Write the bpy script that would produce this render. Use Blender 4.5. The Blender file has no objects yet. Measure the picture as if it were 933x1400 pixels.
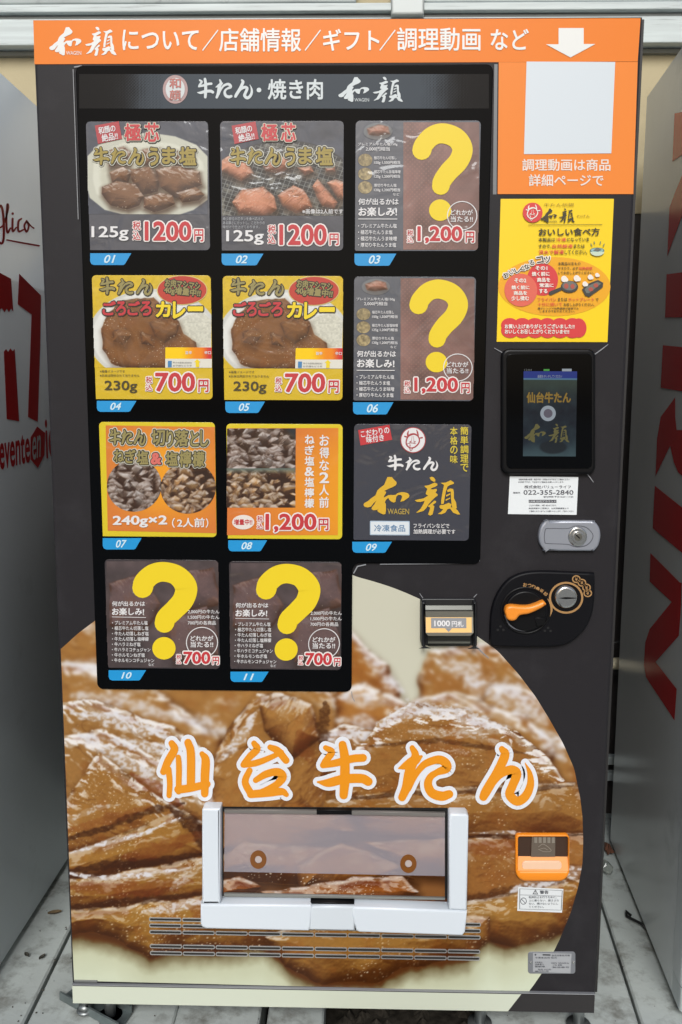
import bpy, math, random
import numpy as np
from mathutils import Matrix, Vector
from mathutils.geometry import tessellate_polygon
R_ = math.radians
scene = bpy.context.scene
COL = scene.collection
# ---------------------------------------------------------------- camera
F_PX = 1150.0                      # focal length in pixels of a 933 x 1400 frame
C0 = np.array([0.0438, -1.5173, 1.2365])
YAW, PITCH, ROLL = 0.0202, -0.1321, 0.0043
def _rot():
    cz, sz = math.cos(YAW), math.sin(YAW); a = math.pi/2 + PITCH
    Rz = np.array([[cz,-sz,0],[sz,cz,0],[0,0,1]])
    Rx = np.array([[1,0,0],[0,math.cos(a),-math.sin(a)],[0,math.sin(a),math.cos(a)]])
    Ro = np.array([[math.cos(ROLL),-math.sin(ROLL),0],[math.sin(ROLL),math.cos(ROLL),0],[0,0,1]])
    return Rz @ Rx @ Ro
CR = _rot()
cam = bpy.data.cameras.new('camera'); camo = bpy.data.objects.new('camera', cam); COL.objects.link(camo)
m4 = np.eye(4); m4[:3,:3] = CR; m4[:3,3] = C0
camo.matrix_world = Matrix(m4.tolist())
cam.sensor_fit = 'VERTICAL'; cam.sensor_height = 36; cam.lens = 36*F_PX/1400
cam.clip_start = 0.02; cam.clip_end = 500
scene.camera = camo
# ---------------------------------------------------------------- light
SUN_EL, SUN_AZ = R_(38), R_(-4)          # azimuth measured from -y (the street side) towards +x
world = bpy.data.worlds.new('World'); scene.world = world; world.use_nodes = True
wn = world.node_tree.nodes; wl = world.node_tree.links
bg = wn['Background']; sky = wn.new('ShaderNodeTexSky'); sky.sky_type = 'NISHITA'; sky.sun_disc = False
sky.sun_elevation = SUN_EL; sky.sun_rotation = math.pi - SUN_AZ; sky.air_density = 1.0; sky.dust_density = 4.0; sky.ozone_density = 1.0
wl.new(sky.outputs[0], bg.inputs[0]); bg.inputs[1].default_value = 0.06
sun = bpy.data.lights.new('sun', 'SUN'); sun.energy = 1.5; sun.angle = R_(24); sun.color = (0.94, 0.98, 1.0)
suno = bpy.data.objects.new('sun', sun); COL.objects.link(suno)
sd = Vector((math.sin(SUN_AZ)*math.cos(SUN_EL), -math.cos(SUN_AZ)*math.cos(SUN_EL), math.sin(SUN_EL)))
suno.rotation_euler = sd.to_track_quat('Z', 'Y').to_euler(); suno.location = sd*6
vs = scene.view_settings; vs.view_transform = 'Standard'; vs.look = 'None'; vs.exposure = 0.62; vs.gamma = 1.0; vs.use_curve_mapping = False
ALB = 0.86                                # print white reflects this much
# ---------------------------------------------------------------- printed meat pictures, worked out as colour grids
def _hash(ix,iy,s):
    n=(ix.astype(np.int64)*374761393+iy.astype(np.int64)*668265263+s*974634777)&0x7fffffff
    n=((n^(n>>13))*1274126177)&0x7fffffff
    return ((n^(n>>16))&0xffff)/65535.0
def vnoise(x,y,s=0):
    ix=np.floor(x);iy=np.floor(y);fx=x-ix;fy=y-iy
    fx=fx*fx*(3-2*fx);fy=fy*fy*(3-2*fy)
    a=_hash(ix,iy,s);b=_hash(ix+1,iy,s);c=_hash(ix,iy+1,s);d=_hash(ix+1,iy+1,s)
    return (a*(1-fx)+b*fx)*(1-fy)+(c*(1-fx)+d*fx)*fy
def fbm(x,y,s=0,o=4):
    t=0;a=.5;n=0
    for k in range(o):
        t=t+a*vnoise(x,y,s+k*17);n+=a;a*=.5;x=x*2.03+11.3;y=y*2.03+5.7
    return t/n
def sst(a,b,x):
    t=np.clip((x-a)/(b-a),0,1);return t*t*(3-2*t)
def sdpoly(x,y,P):
    """signed distance, positive inside"""
    P=np.asarray(P,float);d=np.full(x.shape,1e9);ins=np.zeros(x.shape,bool);n=len(P)
    for i in range(n):
        a=P[i];b=P[(i+1)%n];e=b-a
        t=np.clip(((x-a[0])*e[0]+(y-a[1])*e[1])/(e@e+1e-12),0,1)
        d=np.minimum(d,np.hypot(x-a[0]-t*e[0],y-a[1]-t*e[1]))
        c=((a[1]<=y)!=(b[1]<=y))
        ins^=c&(x<(b[0]-a[0])*(y-a[1])/(b[1]-a[1]+1e-12)+a[0])
    return np.where(ins,d,-d)
def gblur(a,s):
    if s<=0:return a
    r=int(3*s)+1;k=np.exp(-.5*(np.arange(-r,r+1)/s)**2);k/=k.sum()
    for ax in (0,1):
        p=[(0,0)]*a.ndim;p[ax]=(r,r);b=np.pad(a,p,mode='edge');o=0
        n=a.shape[ax]
        for i,w in enumerate(k):
            sl=[slice(None)]*a.ndim;sl[ax]=slice(i,i+n);o=o+w*b[tuple(sl)]
        a=o
    return a
def mix(a,b,m):
    m=np.asarray(m)[...,None];return a*(1-m)+np.asarray(b,float)*m
def chunk(IMG,X,Y,P,ang=0,col=(158,108,60),dark=(92,50,22),seed=1,bev=16,gl=.5,sp=.5,fib=1.,wob=5,shadow=.7,red=.4,top=1.,hs=1.,gold=(1.04,1.03,.88),lump=.42):
    """paint one piece of glazed meat over IMG (in place)"""
    P=np.asarray(P,float);px=float(X[0,0]);py=float(Y[0,0])
    a=[int(max(0,P[:,1].min()-py-26)),int(P[:,1].max()-py+28),int(max(0,P[:,0].min()-px-26)),int(P[:,0].max()-px+28)]
    sl=(slice(a[0],a[1]),slice(a[2],a[3]));X=X[sl];Y=Y[sl]
    if X.size==0:return IMG
    img=IMG[sl]
    wx=(fbm(X/34,Y/34,seed+5,3)-.5)*2*wob;wy=(fbm(X/34+40,Y/34,seed+6,3)-.5)*2*wob
    d=sdpoly(X+wx,Y+wy,P)
    m=sst(-1,1.6,d)
    if shadow:
        sd=sdpoly(X+wx*.5-2,Y+wy*.5-6,P);img=mix(img,(50,25,10),shadow*sst(-12,8,sd)*(1-m))
    c,s=np.cos(ang),np.sin(ang);u=X*c+Y*s;v=-X*s+Y*c
    wu=(fbm(X/34,Y/34,seed+9,3)-.5)*22
    big=fbm(X/62,Y/62,seed,3)
    h=20*(1-np.exp(-np.clip(d,0,None)/bev))+26*lump*big+fib*4.5*fbm(u/70,(v+wu)/17,seed+2,3)+1.0*fib*fbm(u/16,(v+wu)/5,seed+3,2)+0.4*fbm(X/3.5,Y/3.5,seed+4,2)
    h=h*hs;gy,gx=np.gradient(h);nz=1/np.sqrt(1+gx*gx+gy*gy)
    lam=(.18*gx+.48*gy+.80)*nz
    t=np.clip((lam-.36)/.84+.34*(fbm(u/52,v/26,seed+21,4)-.5),0,1)
    col=np.array(col,float)*np.array(gold)
    C=mix(mix(np.zeros(X.shape+(3,))+dark,col,sst(.0,.58,t)),np.minimum(col*1.17+8,255),sst(.62,1.,t)*.75)
    C=mix(C,(140,78,32),sst(.52,.74,fbm(X/24,Y/24,seed+31,4))*red*.6)
    C=mix(C,(66,32,14),.6*sst(8,0,d)*sst(.3,.6,fbm(X/16,Y/16,seed+8,2)))
    C=C*(1+.10*(fbm(X/2.6,Y/2.6,seed+15,2)-.5))[...,None]
    cr=np.abs(fbm(u/80,(v+wu)/24,seed+17,3)-.5);C=mix(C,(84,46,20),.5*fib*sst(.018,.0,cr)*sst(.45,.6,fbm(X/40,Y/40,seed+18,2)))
    # glaze: white sheen on faces turned to the window light, broken along the grain
    gyl,gxl=np.gradient(hs*20*(1-np.exp(-np.clip(d,0,None)/bev))+hs*30*lump*big);edge=sst(2,7,d)*sst(30,9,d)*np.clip(gyl*1.1,0,1)
    w=np.clip(.55*edge*top+1.0*(gyl*.9+.1),0,1.3)
    n1=fbm(u/30,(v+wu*.6)/11,seed+41,4)
    g1=sst(.50,.66,n1*.75+.30*w-.02)*sst(.05,.5,w)
    brk=.45+.55*sst(.38,.58,fbm(u/7,v/3,seed+61,2))
    C=mix(C,(206,200,196),np.clip(gl*g1*brk,0,1)*.5)
    n2=fbm(u/12,(v+wu)/3.4,seed+51,3);C=mix(C,(240,236,234),np.clip(gl,0,1)*sst(.575,.625,n2*.8+.22*w)*sst(.1,.5,w)*.95)
    topf=np.clip(gyl*1.6,0,1);botf=np.clip(-gyl*1.6,0,1)
    C=mix(C,(58,30,12),.62*botf*sst(26,2,d))
    C=mix(C,(96,38,18),.7*red*topf*sst(4,8,d)*sst(20,9,d)*sst(.42,.58,fbm(X/20,Y/20,seed+91,3)))
    C=mix(C,(236,232,230),np.clip(gl*1.1,0,1)*topf*sst(.5,2.2,d)*sst(7.5,3.,d)*sst(.42,.56,fbm(X/15,Y/9,seed+92,3)))
    for k,dens in ((5.3,.40),(8.7,.44)):
        ku=u+wu*.3;ix=np.floor(ku/k);iy=np.floor(v/k*1.3);r1=_hash(ix,iy,seed+71);r2=_hash(ix,iy,seed+72);r3=_hash(ix,iy,seed+73);r4=_hash(ix,iy,seed+74)
        dd=np.hypot((ku/k-ix-.2-.6*r1)*(.55+.5*r4),(v/k*1.3-iy-.25-.5*r2)*(1.0+.9*(1-r4)))
        C=mix(C,(238,226,204),sst(.10+.15*r4,.02,dd)*(r3>1-dens*sp)*sst(.40,.62,fbm(X/36,Y/36,seed+81,2))*.9)
    IMG[sl]=mix(img,C,m);return IMG
def glare(img,X,Y,P,wd,amt=.85,seed=5,br=1.,col=(222,220,224)):
    """a streak of white sheen along a line"""
    P=np.asarray(P,float);d=np.full(X.shape,1e9)
    for i in range(len(P)-1):
        a,b=P[i],P[i+1];e=b-a;t=np.clip(((X-a[0])*e[0]+(Y-a[1])*e[1])/(e@e),0,1);tt=(t+i)/(len(P)-1)
        d=np.minimum(d,np.hypot(X-a[0]-t*e[0],Y-a[1]-t*e[1])/(.35+1.25*np.sin(np.pi*np.clip(tt,.02,.98))**.6))
    d=d+(fbm(X/9,Y/6,seed,3)-.5)*wd*1.5
    m=sst(wd*1.1,wd*.55,d)*(1-br*.65*sst(.56,.42,fbm(X/4.5,Y/3,seed+3,3)))
    img[:]=mix(img,col,np.clip(m*amt,0,1))
def wrap_art(x0=75,y0=775,w=740,h=610):
    Y,X=np.mgrid[y0:y0+h,x0:x0+w].astype(float)
    A=np.zeros(X.shape+(3,))+(207,205,188)
    K=lambda P,*a,**k:chunk(A,X,Y,P,*a,**k)
    F=((156,117,80),(112,70,38))
    A=mix(A,(112,70,36),sst(930,1000,Y)*sst(560,470,X)+sst(985,1000,Y)*sst(470,560,X))
    K([(60,850),(150,825),(300,890),(430,930),(520,985),(500,1060),(300,1080),(70,1080)],.35,*F,3,26,1.5,0,.8,8,0)
    K([(60,900),(130,905),(230,950),(310,1010),(300,1060),(60,1060)],.4,*F,44,24,1.5,0,.8,8)
    K([(470,850),(500,880),(530,912),(552,950),(545,1000),(460,1000)],.2,(159,110,66),(110,60,28),5,14,1.2,0,.8,6,.3)
    K([(460,950),(500,930),(560,965),(560,1010),(460,1010)],.1,(163,116,74),(110,60,28),25,14,1.5,0,.8,6,.3)
    K([(572,930),(585,892),(630,878),(690,880),(740,930),(730,985),(640,1000),(575,970)],.5,*F,6,22,1.5,0,.7,8,.3)
    K([(670,930),(740,945),(800,1040),(800,1110),(730,1070),(650,990)],.6,*F,37,22,1.6,0,.7,8,.3)
    K([(560,960),(620,945),(720,980),(760,1030),(740,1060),(600,1010)],.3,*F,28,22,1.6,0,.7,8,.3)
    for P,wd in (([(90,905),(150,915),(230,940)],7),([(100,950),(170,958),(250,985)],7),([(258,985),(290,992),(310,1003)],9),([(500,900),(530,925),(550,945)],6),([(640,935),(700,950),(745,985)],13),([(600,905),(640,915),(660,935)],10),([(740,1000),(770,1040)],9),([(470,950),(510,962)],7),([(460,985),(500,990),(520,1000)],8)): glare(A,X,Y,P,wd,.8)
    A[:]=gblur(A,1.9)
    F=((148,111,76),(96,56,28))
    K([(60,965),(130,955),(250,1000),(330,1070),(350,1140),(200,1130),(60,1100)],.45,*F,8,22,1.3,.3,1,7,.3)
    K([(60,1005),(150,1000),(260,1060),(330,1120),(300,1150),(60,1120)],.5,*F,48,22,1.3,.3,1,7,.3)
    K([(420,1010),(470,990),(540,1000),(560,1080),(530,1140),(420,1140)],.1,(135,95,60),(92,50,24),10,18,.8,.8,1,6,.3)
    K([(280,1060),(312,995),(352,946),(385,945),(425,960),(436,1000),(448,1050),(446,1120),(300,1130)],-.75,(153,113,74),(104,62,32),9,30,.7,.9,.9,4,.4)
    K([(352,962),(392,950),(428,962),(440,1010),(400,1040),(362,1000)],-.9,(159,119,80),(112,70,38),29,18,.5,.9,.7,3,.2)
    for P,wd in (([(104,1000),(150,1028),(200,1060),(250,1098)],8),([(100,975),(160,985),(240,1010)],7),([(150,1012),(210,1022),(262,1045)],6),([(300,1040),(330,1010),(350,975)],5),([(440,1010),(480,1003),(520,1010)],6)): glare(A,X,Y,P,wd,.85)
    A[:]=gblur(A,.7)
    K([(470,1060),(486,1025),(520,985),(560,962),(640,970),(705,1000),(752,1040),(782,1078),(700,1100),(560,1105),(470,1100)],.12,(147,107,70),(100,60,30),11,24,1.3,1.3,.8,6,.5)
    K([(440,1092),(560,1078),(700,1070),(788,1068),(830,1120),(830,1150),(640,1150),(440,1160)],.08,(144,105,66),(100,58,26),12,30,.35,1.2,.5,5,.3,.3)
    K([(600,1150),(690,1139),(830,1138),(830,1210),(760,1228),(640,1250),(590,1230)],.15,(143,101,64),(96,52,24),13,26,.4,1.0,.5,5,.6,.3)
    K([(620,1236),(700,1218),(760,1203),(830,1196),(800,1240),(772,1278),(715,1298),(660,1284),(620,1270)],.1,(148,111,67),(94,54,20),14,26,.5,.9,.5,5,.5)
    K([(60,1130),(112,1062),(134,1026),(168,1052),(232,1098),(290,1126),(200,1160),(60,1185)],.5,(148,109,69),(98,56,26),15,22,.8,1.2,.7,4,.6)
    K([(60,1172),(150,1146),(232,1112),(252,1106),(268,1118),(286,1170),(240,1186),(150,1194),(60,1214)],-.24,(145,107,63),(96,54,22),16,20,.35,1.6,.5,4,.5)
    K([(60,1204),(160,1194),(290,1166),(400,1160),(400,1240),(180,1246),(60,1250)],-.10,(141,103,59),(90,48,18),17,22,.45,1.6,.5,4,.6)
    K([(60,1244),(160,1236),(300,1222),(420,1240),(400,1290),(330,1304),(250,1298),(205,1310),(160,1284),(110,1274),(60,1300)],-.05,(148,111,64),(94,54,20),18,22,.40,1.6,.5,6,.5)
    K([(360,1280),(430,1250),(560,1250),(670,1252),(672,1290),(640,1314),(560,1320),(520,1340),(440,1346),(388,1324)],.05,(148,111,69),(92,54,22),19,24,.55,1.1,.5,6,.4)
    for P,wd,am in (([(84,1150),(150,1130),(210,1107),(252,1098)],4,.75),([(85,1193),(150,1182),(230,1176),(282,1166)],4,.8),([(84,1243),(180,1232),(285,1221)],4,.7),([(640,1144),(700,1143),(797,1141)],2.5,.7),([(470,1093),(560,1084),(700,1081),(784,1074)],3,.6),([(236,1108),(262,1125),(282,1165)],7,.75),([(620,1232),(690,1219),(770,1206)],4,.5),([(445,960),(440,1000),(452,1040)],6,.6),([(505,1020),(600,1012),(720,1030)],2.5,.5)): glare(A,X,Y,P,wd,am,15,.4,(56,28,12))
    for P,wd,am in (([(92,1212),(200,1216),(262,1204)],7,.55),([(170,1172),(230,1158),(275,1140)],7,.55),([(180,1058),(215,1078),(248,1102)],6,.7),([(92,1136),(150,1120),(205,1104)],5,.4),([(640,1160),(720,1158)],9,.45),([(260,1240),(285,1243)],8,.5),([(410,1000),(425,1040)],8,.4),([(560,1020),(640,1030)],8,.3)): glare(A,X,Y,P,wd,am*.75,25,.5,(112,50,22))
    for P,wd,am in (([(520,990),(560,968),(620,972),(690,996)],8,.75),([(560,1000),(640,1003),(700,1020)],4,.5),([(700,1218),(750,1200),(796,1188)],8,.85),([(92,1193),(130,1200),(180,1198),(262,1186)],2.6,.95),([(96,1166),(140,1154),(190,1142),(246,1118)],2.2,.9),([(196,1246),(240,1240),(286,1230)],4.5,.8),([(640,1139),(690,1137),(740,1141)],1.6,.8),([(235,1215),(260,1195),(280,1180)],6,.6),([(100,1120),(130,1105),(165,1100)],3,.6)): glare(A,X,Y,P,wd,am,9)
    # plate below
    yb=np.interp(X,[84,110,160,205,240,300,360,385,400,440,520,560,640,668,690,760,800],[1290,1281,1290,1312,1304,1306,1298,1318,1334,1350,1346,1326,1314,1286,1298,1280,1262])+ (fbm(X/14,Y/14,77,3)-.5)*8
    t=Y-yb
    P=np.zeros(A.shape)+(213,219,198)
    P=mix(P,(62,40,16),np.clip(1-t/24,0,1)**1.6*.85);P=mix(P,(150,140,100),np.clip(1-t/60,0,1)*.35)
    P=P+(fbm(X/40,Y/40,5,3)[...,None]-.5)*8
    A=mix(A,P,sst(-4,5,t))
    return np.clip(A,0,255)
# ---------------------------------------------------------------- helpers: pixels of the photo -> real planes
def rays(px, py):
    px = np.asarray(px, float); py = np.asarray(py, float)
    d = np.stack([(px-466.5)/F_PX, -(py-700)/F_PX, -np.ones_like(px)], -1)
    return d @ CR.T
def on_plane(px, py, p0, n):
    d = rays(px, py); n = np.asarray(n, float)
    t = ((np.asarray(p0)-C0) @ n)/(d @ n)
    return C0 + d*t[..., None]
def F(px, py, w=0.0):
    """photo pixel -> (x, z) on the machine's front, w metres proud of the door"""
    p = on_plane(px, py, (0,-w,0), (0,1,0)); return p[..., 0], p[..., 2]
def ground_at(px, py, z=0.0):
    p = on_plane(px, py, (0,0,z), (0,0,1)); return p
def PX(px, py): return F(px, py)
class Quad:
    """pixels of an enlarged view of one label -> the label's rectangle on the front"""
    def __init__(s, rect, tl, tr, br, bl):
        s.r = rect; s.c = [np.array(q, float) for q in (tl, tr, br, bl)]
    def __call__(s, x, y):
        x = np.asarray(x, float); y = np.asarray(y, float); tl, tr, br, bl = s.c
        v = (y - (tl[1]+tr[1])/2)/((bl[1]+br[1])/2 - (tl[1]+tr[1])/2)
        v = np.clip((y-(tl[1]+(tr[1]-tl[1])*.5))/((bl[1]+br[1]-tl[1]-tr[1])*.5), -3, 3)
        xl = tl[0]+(bl[0]-tl[0])*v; xr = tr[0]+(br[0]-tr[0])*v; u = (x-xl)/(xr-xl)
        yt = tl[1]+(tr[1]-tl[1])*u; yb = bl[1]+(br[1]-bl[1])*u; v = (y-yt)/(yb-yt)
        x0, z0, x1, z1 = s.r
        return x0+(x1-x0)*u, z1+(z0-z1)*v
def lin(c):
    c = np.asarray(c, float)/255.0
    return np.where(c <= 0.04045, c/12.92, ((c+0.055)/1.055)**2.4)
# ---------------------------------------------------------------- materials
MATS = {}
def mat(name, rgb, rough=.5, metal=0., spec=.5, var=0., vscale=8., bump=0., bscale=200., coat=0., dirt=None, dscale=3., dthr=.55, damt=.5, alb=ALB, stretch=None):
    if name in MATS: return MATS[name]
    m = bpy.data.materials.new(name); m.use_nodes = True; MATS[name] = m
    nt = m.node_tree; N = nt.nodes; L = nt.links; b = N['Principled BSDF']
    c = lin(rgb)*alb
    b.inputs['Roughness'].default_value = rough; b.inputs['Metallic'].default_value = metal
    b.inputs['Specular IOR Level'].default_value = spec; b.inputs['Coat Weight'].default_value = coat; b.inputs['Coat Roughness'].default_value = .08
    b.inputs['Base Color'].default_value = (*c, 1)
    if var or bump or dirt is not None:
        tc = N.new('ShaderNodeTexCoord'); src = tc.outputs['Object']
        if stretch:
            mp = N.new('ShaderNodeMapping'); mp.inputs['Scale'].default_value = stretch; L.new(src, mp.inputs[0]); src = mp.outputs[0]
    out = None
    if var:
        n = N.new('ShaderNodeTexNoise'); n.inputs['Scale'].default_value = vscale; n.inputs['Detail'].default_value = 6; L.new(src, n.inputs['Vector'])
        r = N.new('ShaderNodeValToRGB'); L.new(n.outputs[0], r.inputs[0])
        r.color_ramp.elements[0].position = .3; r.color_ramp.elements[1].position = .7
        r.color_ramp.elements[0].color = (*(c*(1-var)), 1); r.color_ramp.elements[1].color = (*np.minimum(c*(1+var), 1), 1)
        out = r.outputs[0]
    if dirt is not None:
        n = N.new('ShaderNodeTexNoise'); n.inputs['Scale'].default_value = dscale; n.inputs['Detail'].default_value = 9; n.inputs['Roughness'].default_value = .68; L.new(src, n.inputs['Vector'])
        r = N.new('ShaderNodeValToRGB'); L.new(n.outputs[0], r.inputs[0])
        r.color_ramp.elements[0].position = dthr; r.color_ramp.elements[1].position = dthr+.16
        r.color_ramp.elements[0].color = (0,0,0,1); r.color_ramp.elements[1].color = (damt,damt,damt,1)
        mx = N.new('ShaderNodeMixRGB'); L.new(r.outputs[0], mx.inputs[0]); mx.inputs[2].default_value = (*(lin(dirt)*alb), 1)
        if out: L.new(out, mx.inputs[1])
        else: mx.inputs[1].default_value = (*c, 1)
        out = mx.outputs[0]
    if out: L.new(out, b.inputs['Base Color'])
    if bump:
        n = N.new('ShaderNodeTexNoise'); n.inputs['Scale'].default_value = bscale; n.inputs['Detail'].default_value = 4; L.new(src, n.inputs['Vector'])
        bp = N.new('ShaderNodeBump'); bp.inputs['Strength'].default_value = bump; bp.inputs['Distance'].default_value = .002
        L.new(n.outputs[0], bp.inputs['Height']); L.new(bp.outputs[0], b.inputs['Normal'])
    return m
def ink(h, rough=.38, spec=.3):
    """printing ink of one flat colour, '#rrggbb'"""
    return mat('ink_'+h[1:], [int(h[i:i+2], 16) for i in (1,3,5)], rough, 0, spec)
def wrinkles(N,L,b,k):
    """slack clear film: broad soft waves"""
    tc = N.new('ShaderNodeTexCoord'); n = N.new('ShaderNodeTexNoise'); n.inputs['Scale'].default_value = 14; n.inputs['Detail'].default_value = 2; n.inputs['Distortion'].default_value = 1.5
    L.new(tc.outputs['Object'],n.inputs['Vector']); bp = N.new('ShaderNodeBump'); bp.inputs['Strength'].default_value = k; bp.inputs['Distance'].default_value = .01
    L.new(n.outputs[0],bp.inputs['Height']); L.new(bp.outputs[0],b.inputs['Coat Normal']); b.inputs['Coat Weight'].default_value = .5; b.inputs['Coat Roughness'].default_value = .10
def picture_mat(name, rough=.35, spec=.4, emit=0., wrinkle=0.):
    if name in MATS: return MATS[name]
    m = bpy.data.materials.new(name); m.use_nodes = True; MATS[name] = m
    N = m.node_tree.nodes; L = m.node_tree.links; b = N['Principled BSDF']
    a = N.new('ShaderNodeAttribute'); a.attribute_name = 'Col'
    b.inputs['Roughness'].default_value = rough; b.inputs['Specular IOR Level'].default_value = spec
    if emit:
        b.inputs['Base Color'].default_value = (.005,.005,.006,1); L.new(a.outputs['Color'], b.inputs['Emission Color']); b.inputs['Emission Strength'].default_value = emit
    else: L.new(a.outputs['Color'], b.inputs['Base Color'])
    if wrinkle: wrinkles(N,L,b,wrinkle)
    return m
# ---------------------------------------------------------------- mesh collector
def front_xf(u, v, w): return np.stack([u, -w, v], -1)
class MB:
    def __init__(s, xf=front_xf):
        s.V = []; s.Fc = []; s.Mi = []; s.mats = []; s.n = 0; s.xf = xf; s.k = 0; s.smooth = []
    def mi(s, m):
        if m not in s.mats: s.mats.append(m)
        return s.mats.index(m)
    def raw(s, V3, faces, m, smooth=False):
        V3 = np.asarray(V3, float); i = s.mi(m)
        s.V.append(V3)
        for f in faces: s.Fc.append([a+s.n for a in f]); s.Mi.append(i); s.smooth.append(smooth)
        s.n += len(V3)
    def jit(s): s.k += 1; return 1.2e-5*(s.k % 40)
    def flat(s, u, v, faces, m, w): s.raw(s.xf(np.asarray(u,float), np.asarray(v,float), np.zeros(len(u))+w), faces, m)
    def poly(s, pts, m, w, M=None):
        p = np.asarray(pts, float)
        if M: u, v = M(p[:,0], p[:,1])
        else: u, v = p[:,0], p[:,1]
        q = [Vector((a, b, 0)) for a, b in zip(u, v)]
        tri = tessellate_polygon([q]); F_ = []
        for t in tri:
            a, b, c = t
            ar = (u[b]-u[a])*(v[c]-v[a])-(u[c]-u[a])*(v[b]-v[a])
            F_.append((a, b, c) if ar > 0 else (a, c, b))
        s.flat(u, v, F_, m, w + s.jit())
    def prism(s, pts, m, w0, w1, bev=0., M=None, front=None, back=False):
        """solid with outline pts between depths w0 and w1, front edge rounded by bev"""
        p = np.asarray(pts, float)
        if M: u, v = M(p[:,0], p[:,1]); p = np.stack([u, v], 1)
        ar = .5*np.sum(p[:,0]*np.roll(p[:,1],-1)-np.roll(p[:,0],-1)*p[:,1])
        if ar < 0: p = p[::-1]
        n = len(p)
        e = np.roll(p,-1,0)-p; nn = np.stack([e[:,1],-e[:,0]],1); nn /= np.linalg.norm(nn,axis=1,keepdims=True)+1e-12
        vn = nn+np.roll(nn,1,0); l = np.linalg.norm(vn,axis=1,keepdims=True)+1e-9; vn = vn/l; co = np.clip(np.sum(vn*nn,1,keepdims=True),.35,1)
        rings = [(0,w0)]
        if bev:
            for a in (0,22.5,45,67.5,90): rings.append((bev*(1-math.cos(R_(a))), w1-bev+bev*math.sin(R_(a))))
        else: rings.append((0,w1))
        V = []; Fs = []
        for ins, w in rings:
            q = p-vn/co*ins; V.append(s.xf(q[:,0],q[:,1],np.full(n,w)))
        V = np.concatenate(V)
        for r in range(len(rings)-1):
            for i in range(n):
                j = (i+1)%n; Fs.append((r*n+i, r*n+j, (r+1)*n+j, (r+1)*n+i))
        s.raw(V, Fs, m, True)
        q = p-vn/co*rings[-1][0]
        tri = tessellate_polygon([[Vector((a,b,0)) for a,b in q]]); T_ = []
        for a,b,c in tri:
            d = (q[b,0]-q[a,0])*(q[c,1]-q[a,1])-(q[c,0]-q[a,0])*(q[b,1]-q[a,1]); T_.append((a,b,c) if d>0 else (a,c,b))
        s.raw(s.xf(q[:,0],q[:,1],np.full(n,w1)), T_, front or m)
        if back: s.raw(s.xf(p[:,0],p[:,1],np.full(n,w0)), [t[::-1] for t in T_], m)
    def frame(s, outer, inner, m, w0, w1, M=None, bev=0.):
        """ring between two outlines with the same number of points"""
        o = np.asarray(outer,float); i_ = np.asarray(inner,float)
        if M: o = np.stack(M(o[:,0],o[:,1]),1); i_ = np.stack(M(i_[:,0],i_[:,1]),1)
        ar = .5*np.sum(o[:,0]*np.roll(o[:,1],-1)-np.roll(o[:,0],-1)*o[:,1])
        if ar < 0: o = o[::-1]; i_ = i_[::-1]
        n = len(o); mid = lambda t: o+(i_-o)*t
        if bev: R0 = [(o,w0),(o,w1-bev),(mid(.25),w1),(mid(.75),w1),(i_,w1-bev),(i_,w0)]
        else: R0 = [(o,w0),(o,w1),(i_,w1),(i_,w0)]
        V = np.concatenate([s.xf(q[:,0],q[:,1],np.full(n,w)) for q,w in R0]); Fs = []
        for r in range(len(R0)-1):
            for a in range(n):
                b = (a+1)%n; Fs.append((r*n+a,r*n+b,(r+1)*n+b,(r+1)*n+a))
        s.raw(V, Fs, m, bool(bev))
    def box(s, a, b, m):
        x0,y0,z0 = a; x1,y1,z1 = b
        V = [(x0,y0,z0),(x1,y0,z0),(x1,y1,z0),(x0,y1,z0),(x0,y0,z1),(x1,y0,z1),(x1,y1,z1),(x0,y1,z1)]
        s.raw(V, [(0,3,2,1),(4,5,6,7),(0,1,5,4),(1,2,6,5),(2,3,7,6),(3,0,4,7)], m)
    def tube(s, pts, r, m, n=10, cap=True):
        P = [Vector(p) for p in pts]; V = []; Fs = []; up = None
        rr = r if hasattr(r,'__len__') else [r]*len(P)
        for i,p in enumerate(P):
            t = (P[min(i+1,len(P)-1)]-P[max(i-1,0)]).normalized()
            if up is None: up = t.orthogonal().normalized()
            else: up = (up-t*up.dot(t)).normalized()
            sd_ = t.cross(up)
            for k in range(n):
                a = 2*math.pi*k/n; V.append(p+(up*math.cos(a)+sd_*math.sin(a))*rr[i])
        for i in range(len(P)-1):
            for k in range(n):
                k2 = (k+1)%n; Fs.append((i*n+k,i*n+k2,(i+1)*n+k2,(i+1)*n+k))
        if cap: Fs.append(tuple(range(n))[::-1]); Fs.append(tuple((len(P)-1)*n+k for k in range(n)))
        s.raw([tuple(v) for v in V], Fs, m, True)
    def build(s, name, parent=None, label=None):
        me = bpy.data.meshes.new(name)
        V = np.concatenate(s.V) if s.V else np.zeros((0,3))
        me.from_pydata(V.tolist(), [], s.Fc)
        for m in s.mats: me.materials.append(m)
        me.polygons.foreach_set('material_index', s.Mi); me.polygons.foreach_set('use_smooth', s.smooth); me.update()
        o = bpy.data.objects.new(name, me); COL.objects.link(o)
        if parent: attach(o, parent)
        if label: o['label'] = label
        return o
def attach(o, parent):
    o.parent = parent
    if parent.type == 'EMPTY': o.matrix_parent_inverse = Matrix.Translation(-parent.location)
def thing(name, loc, label, cat, group=None):
    o = bpy.data.objects.new(name, None); COL.objects.link(o); o.location = loc; o.empty_display_size = .1
    return tag(o, label, cat, group)
def tag(o, label=None, cat=None, group=None, kind=None):
    for k, v in (('label',label),('category',cat),('group',group),('kind',kind)):
        if v: o[k] = v
    return o
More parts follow.
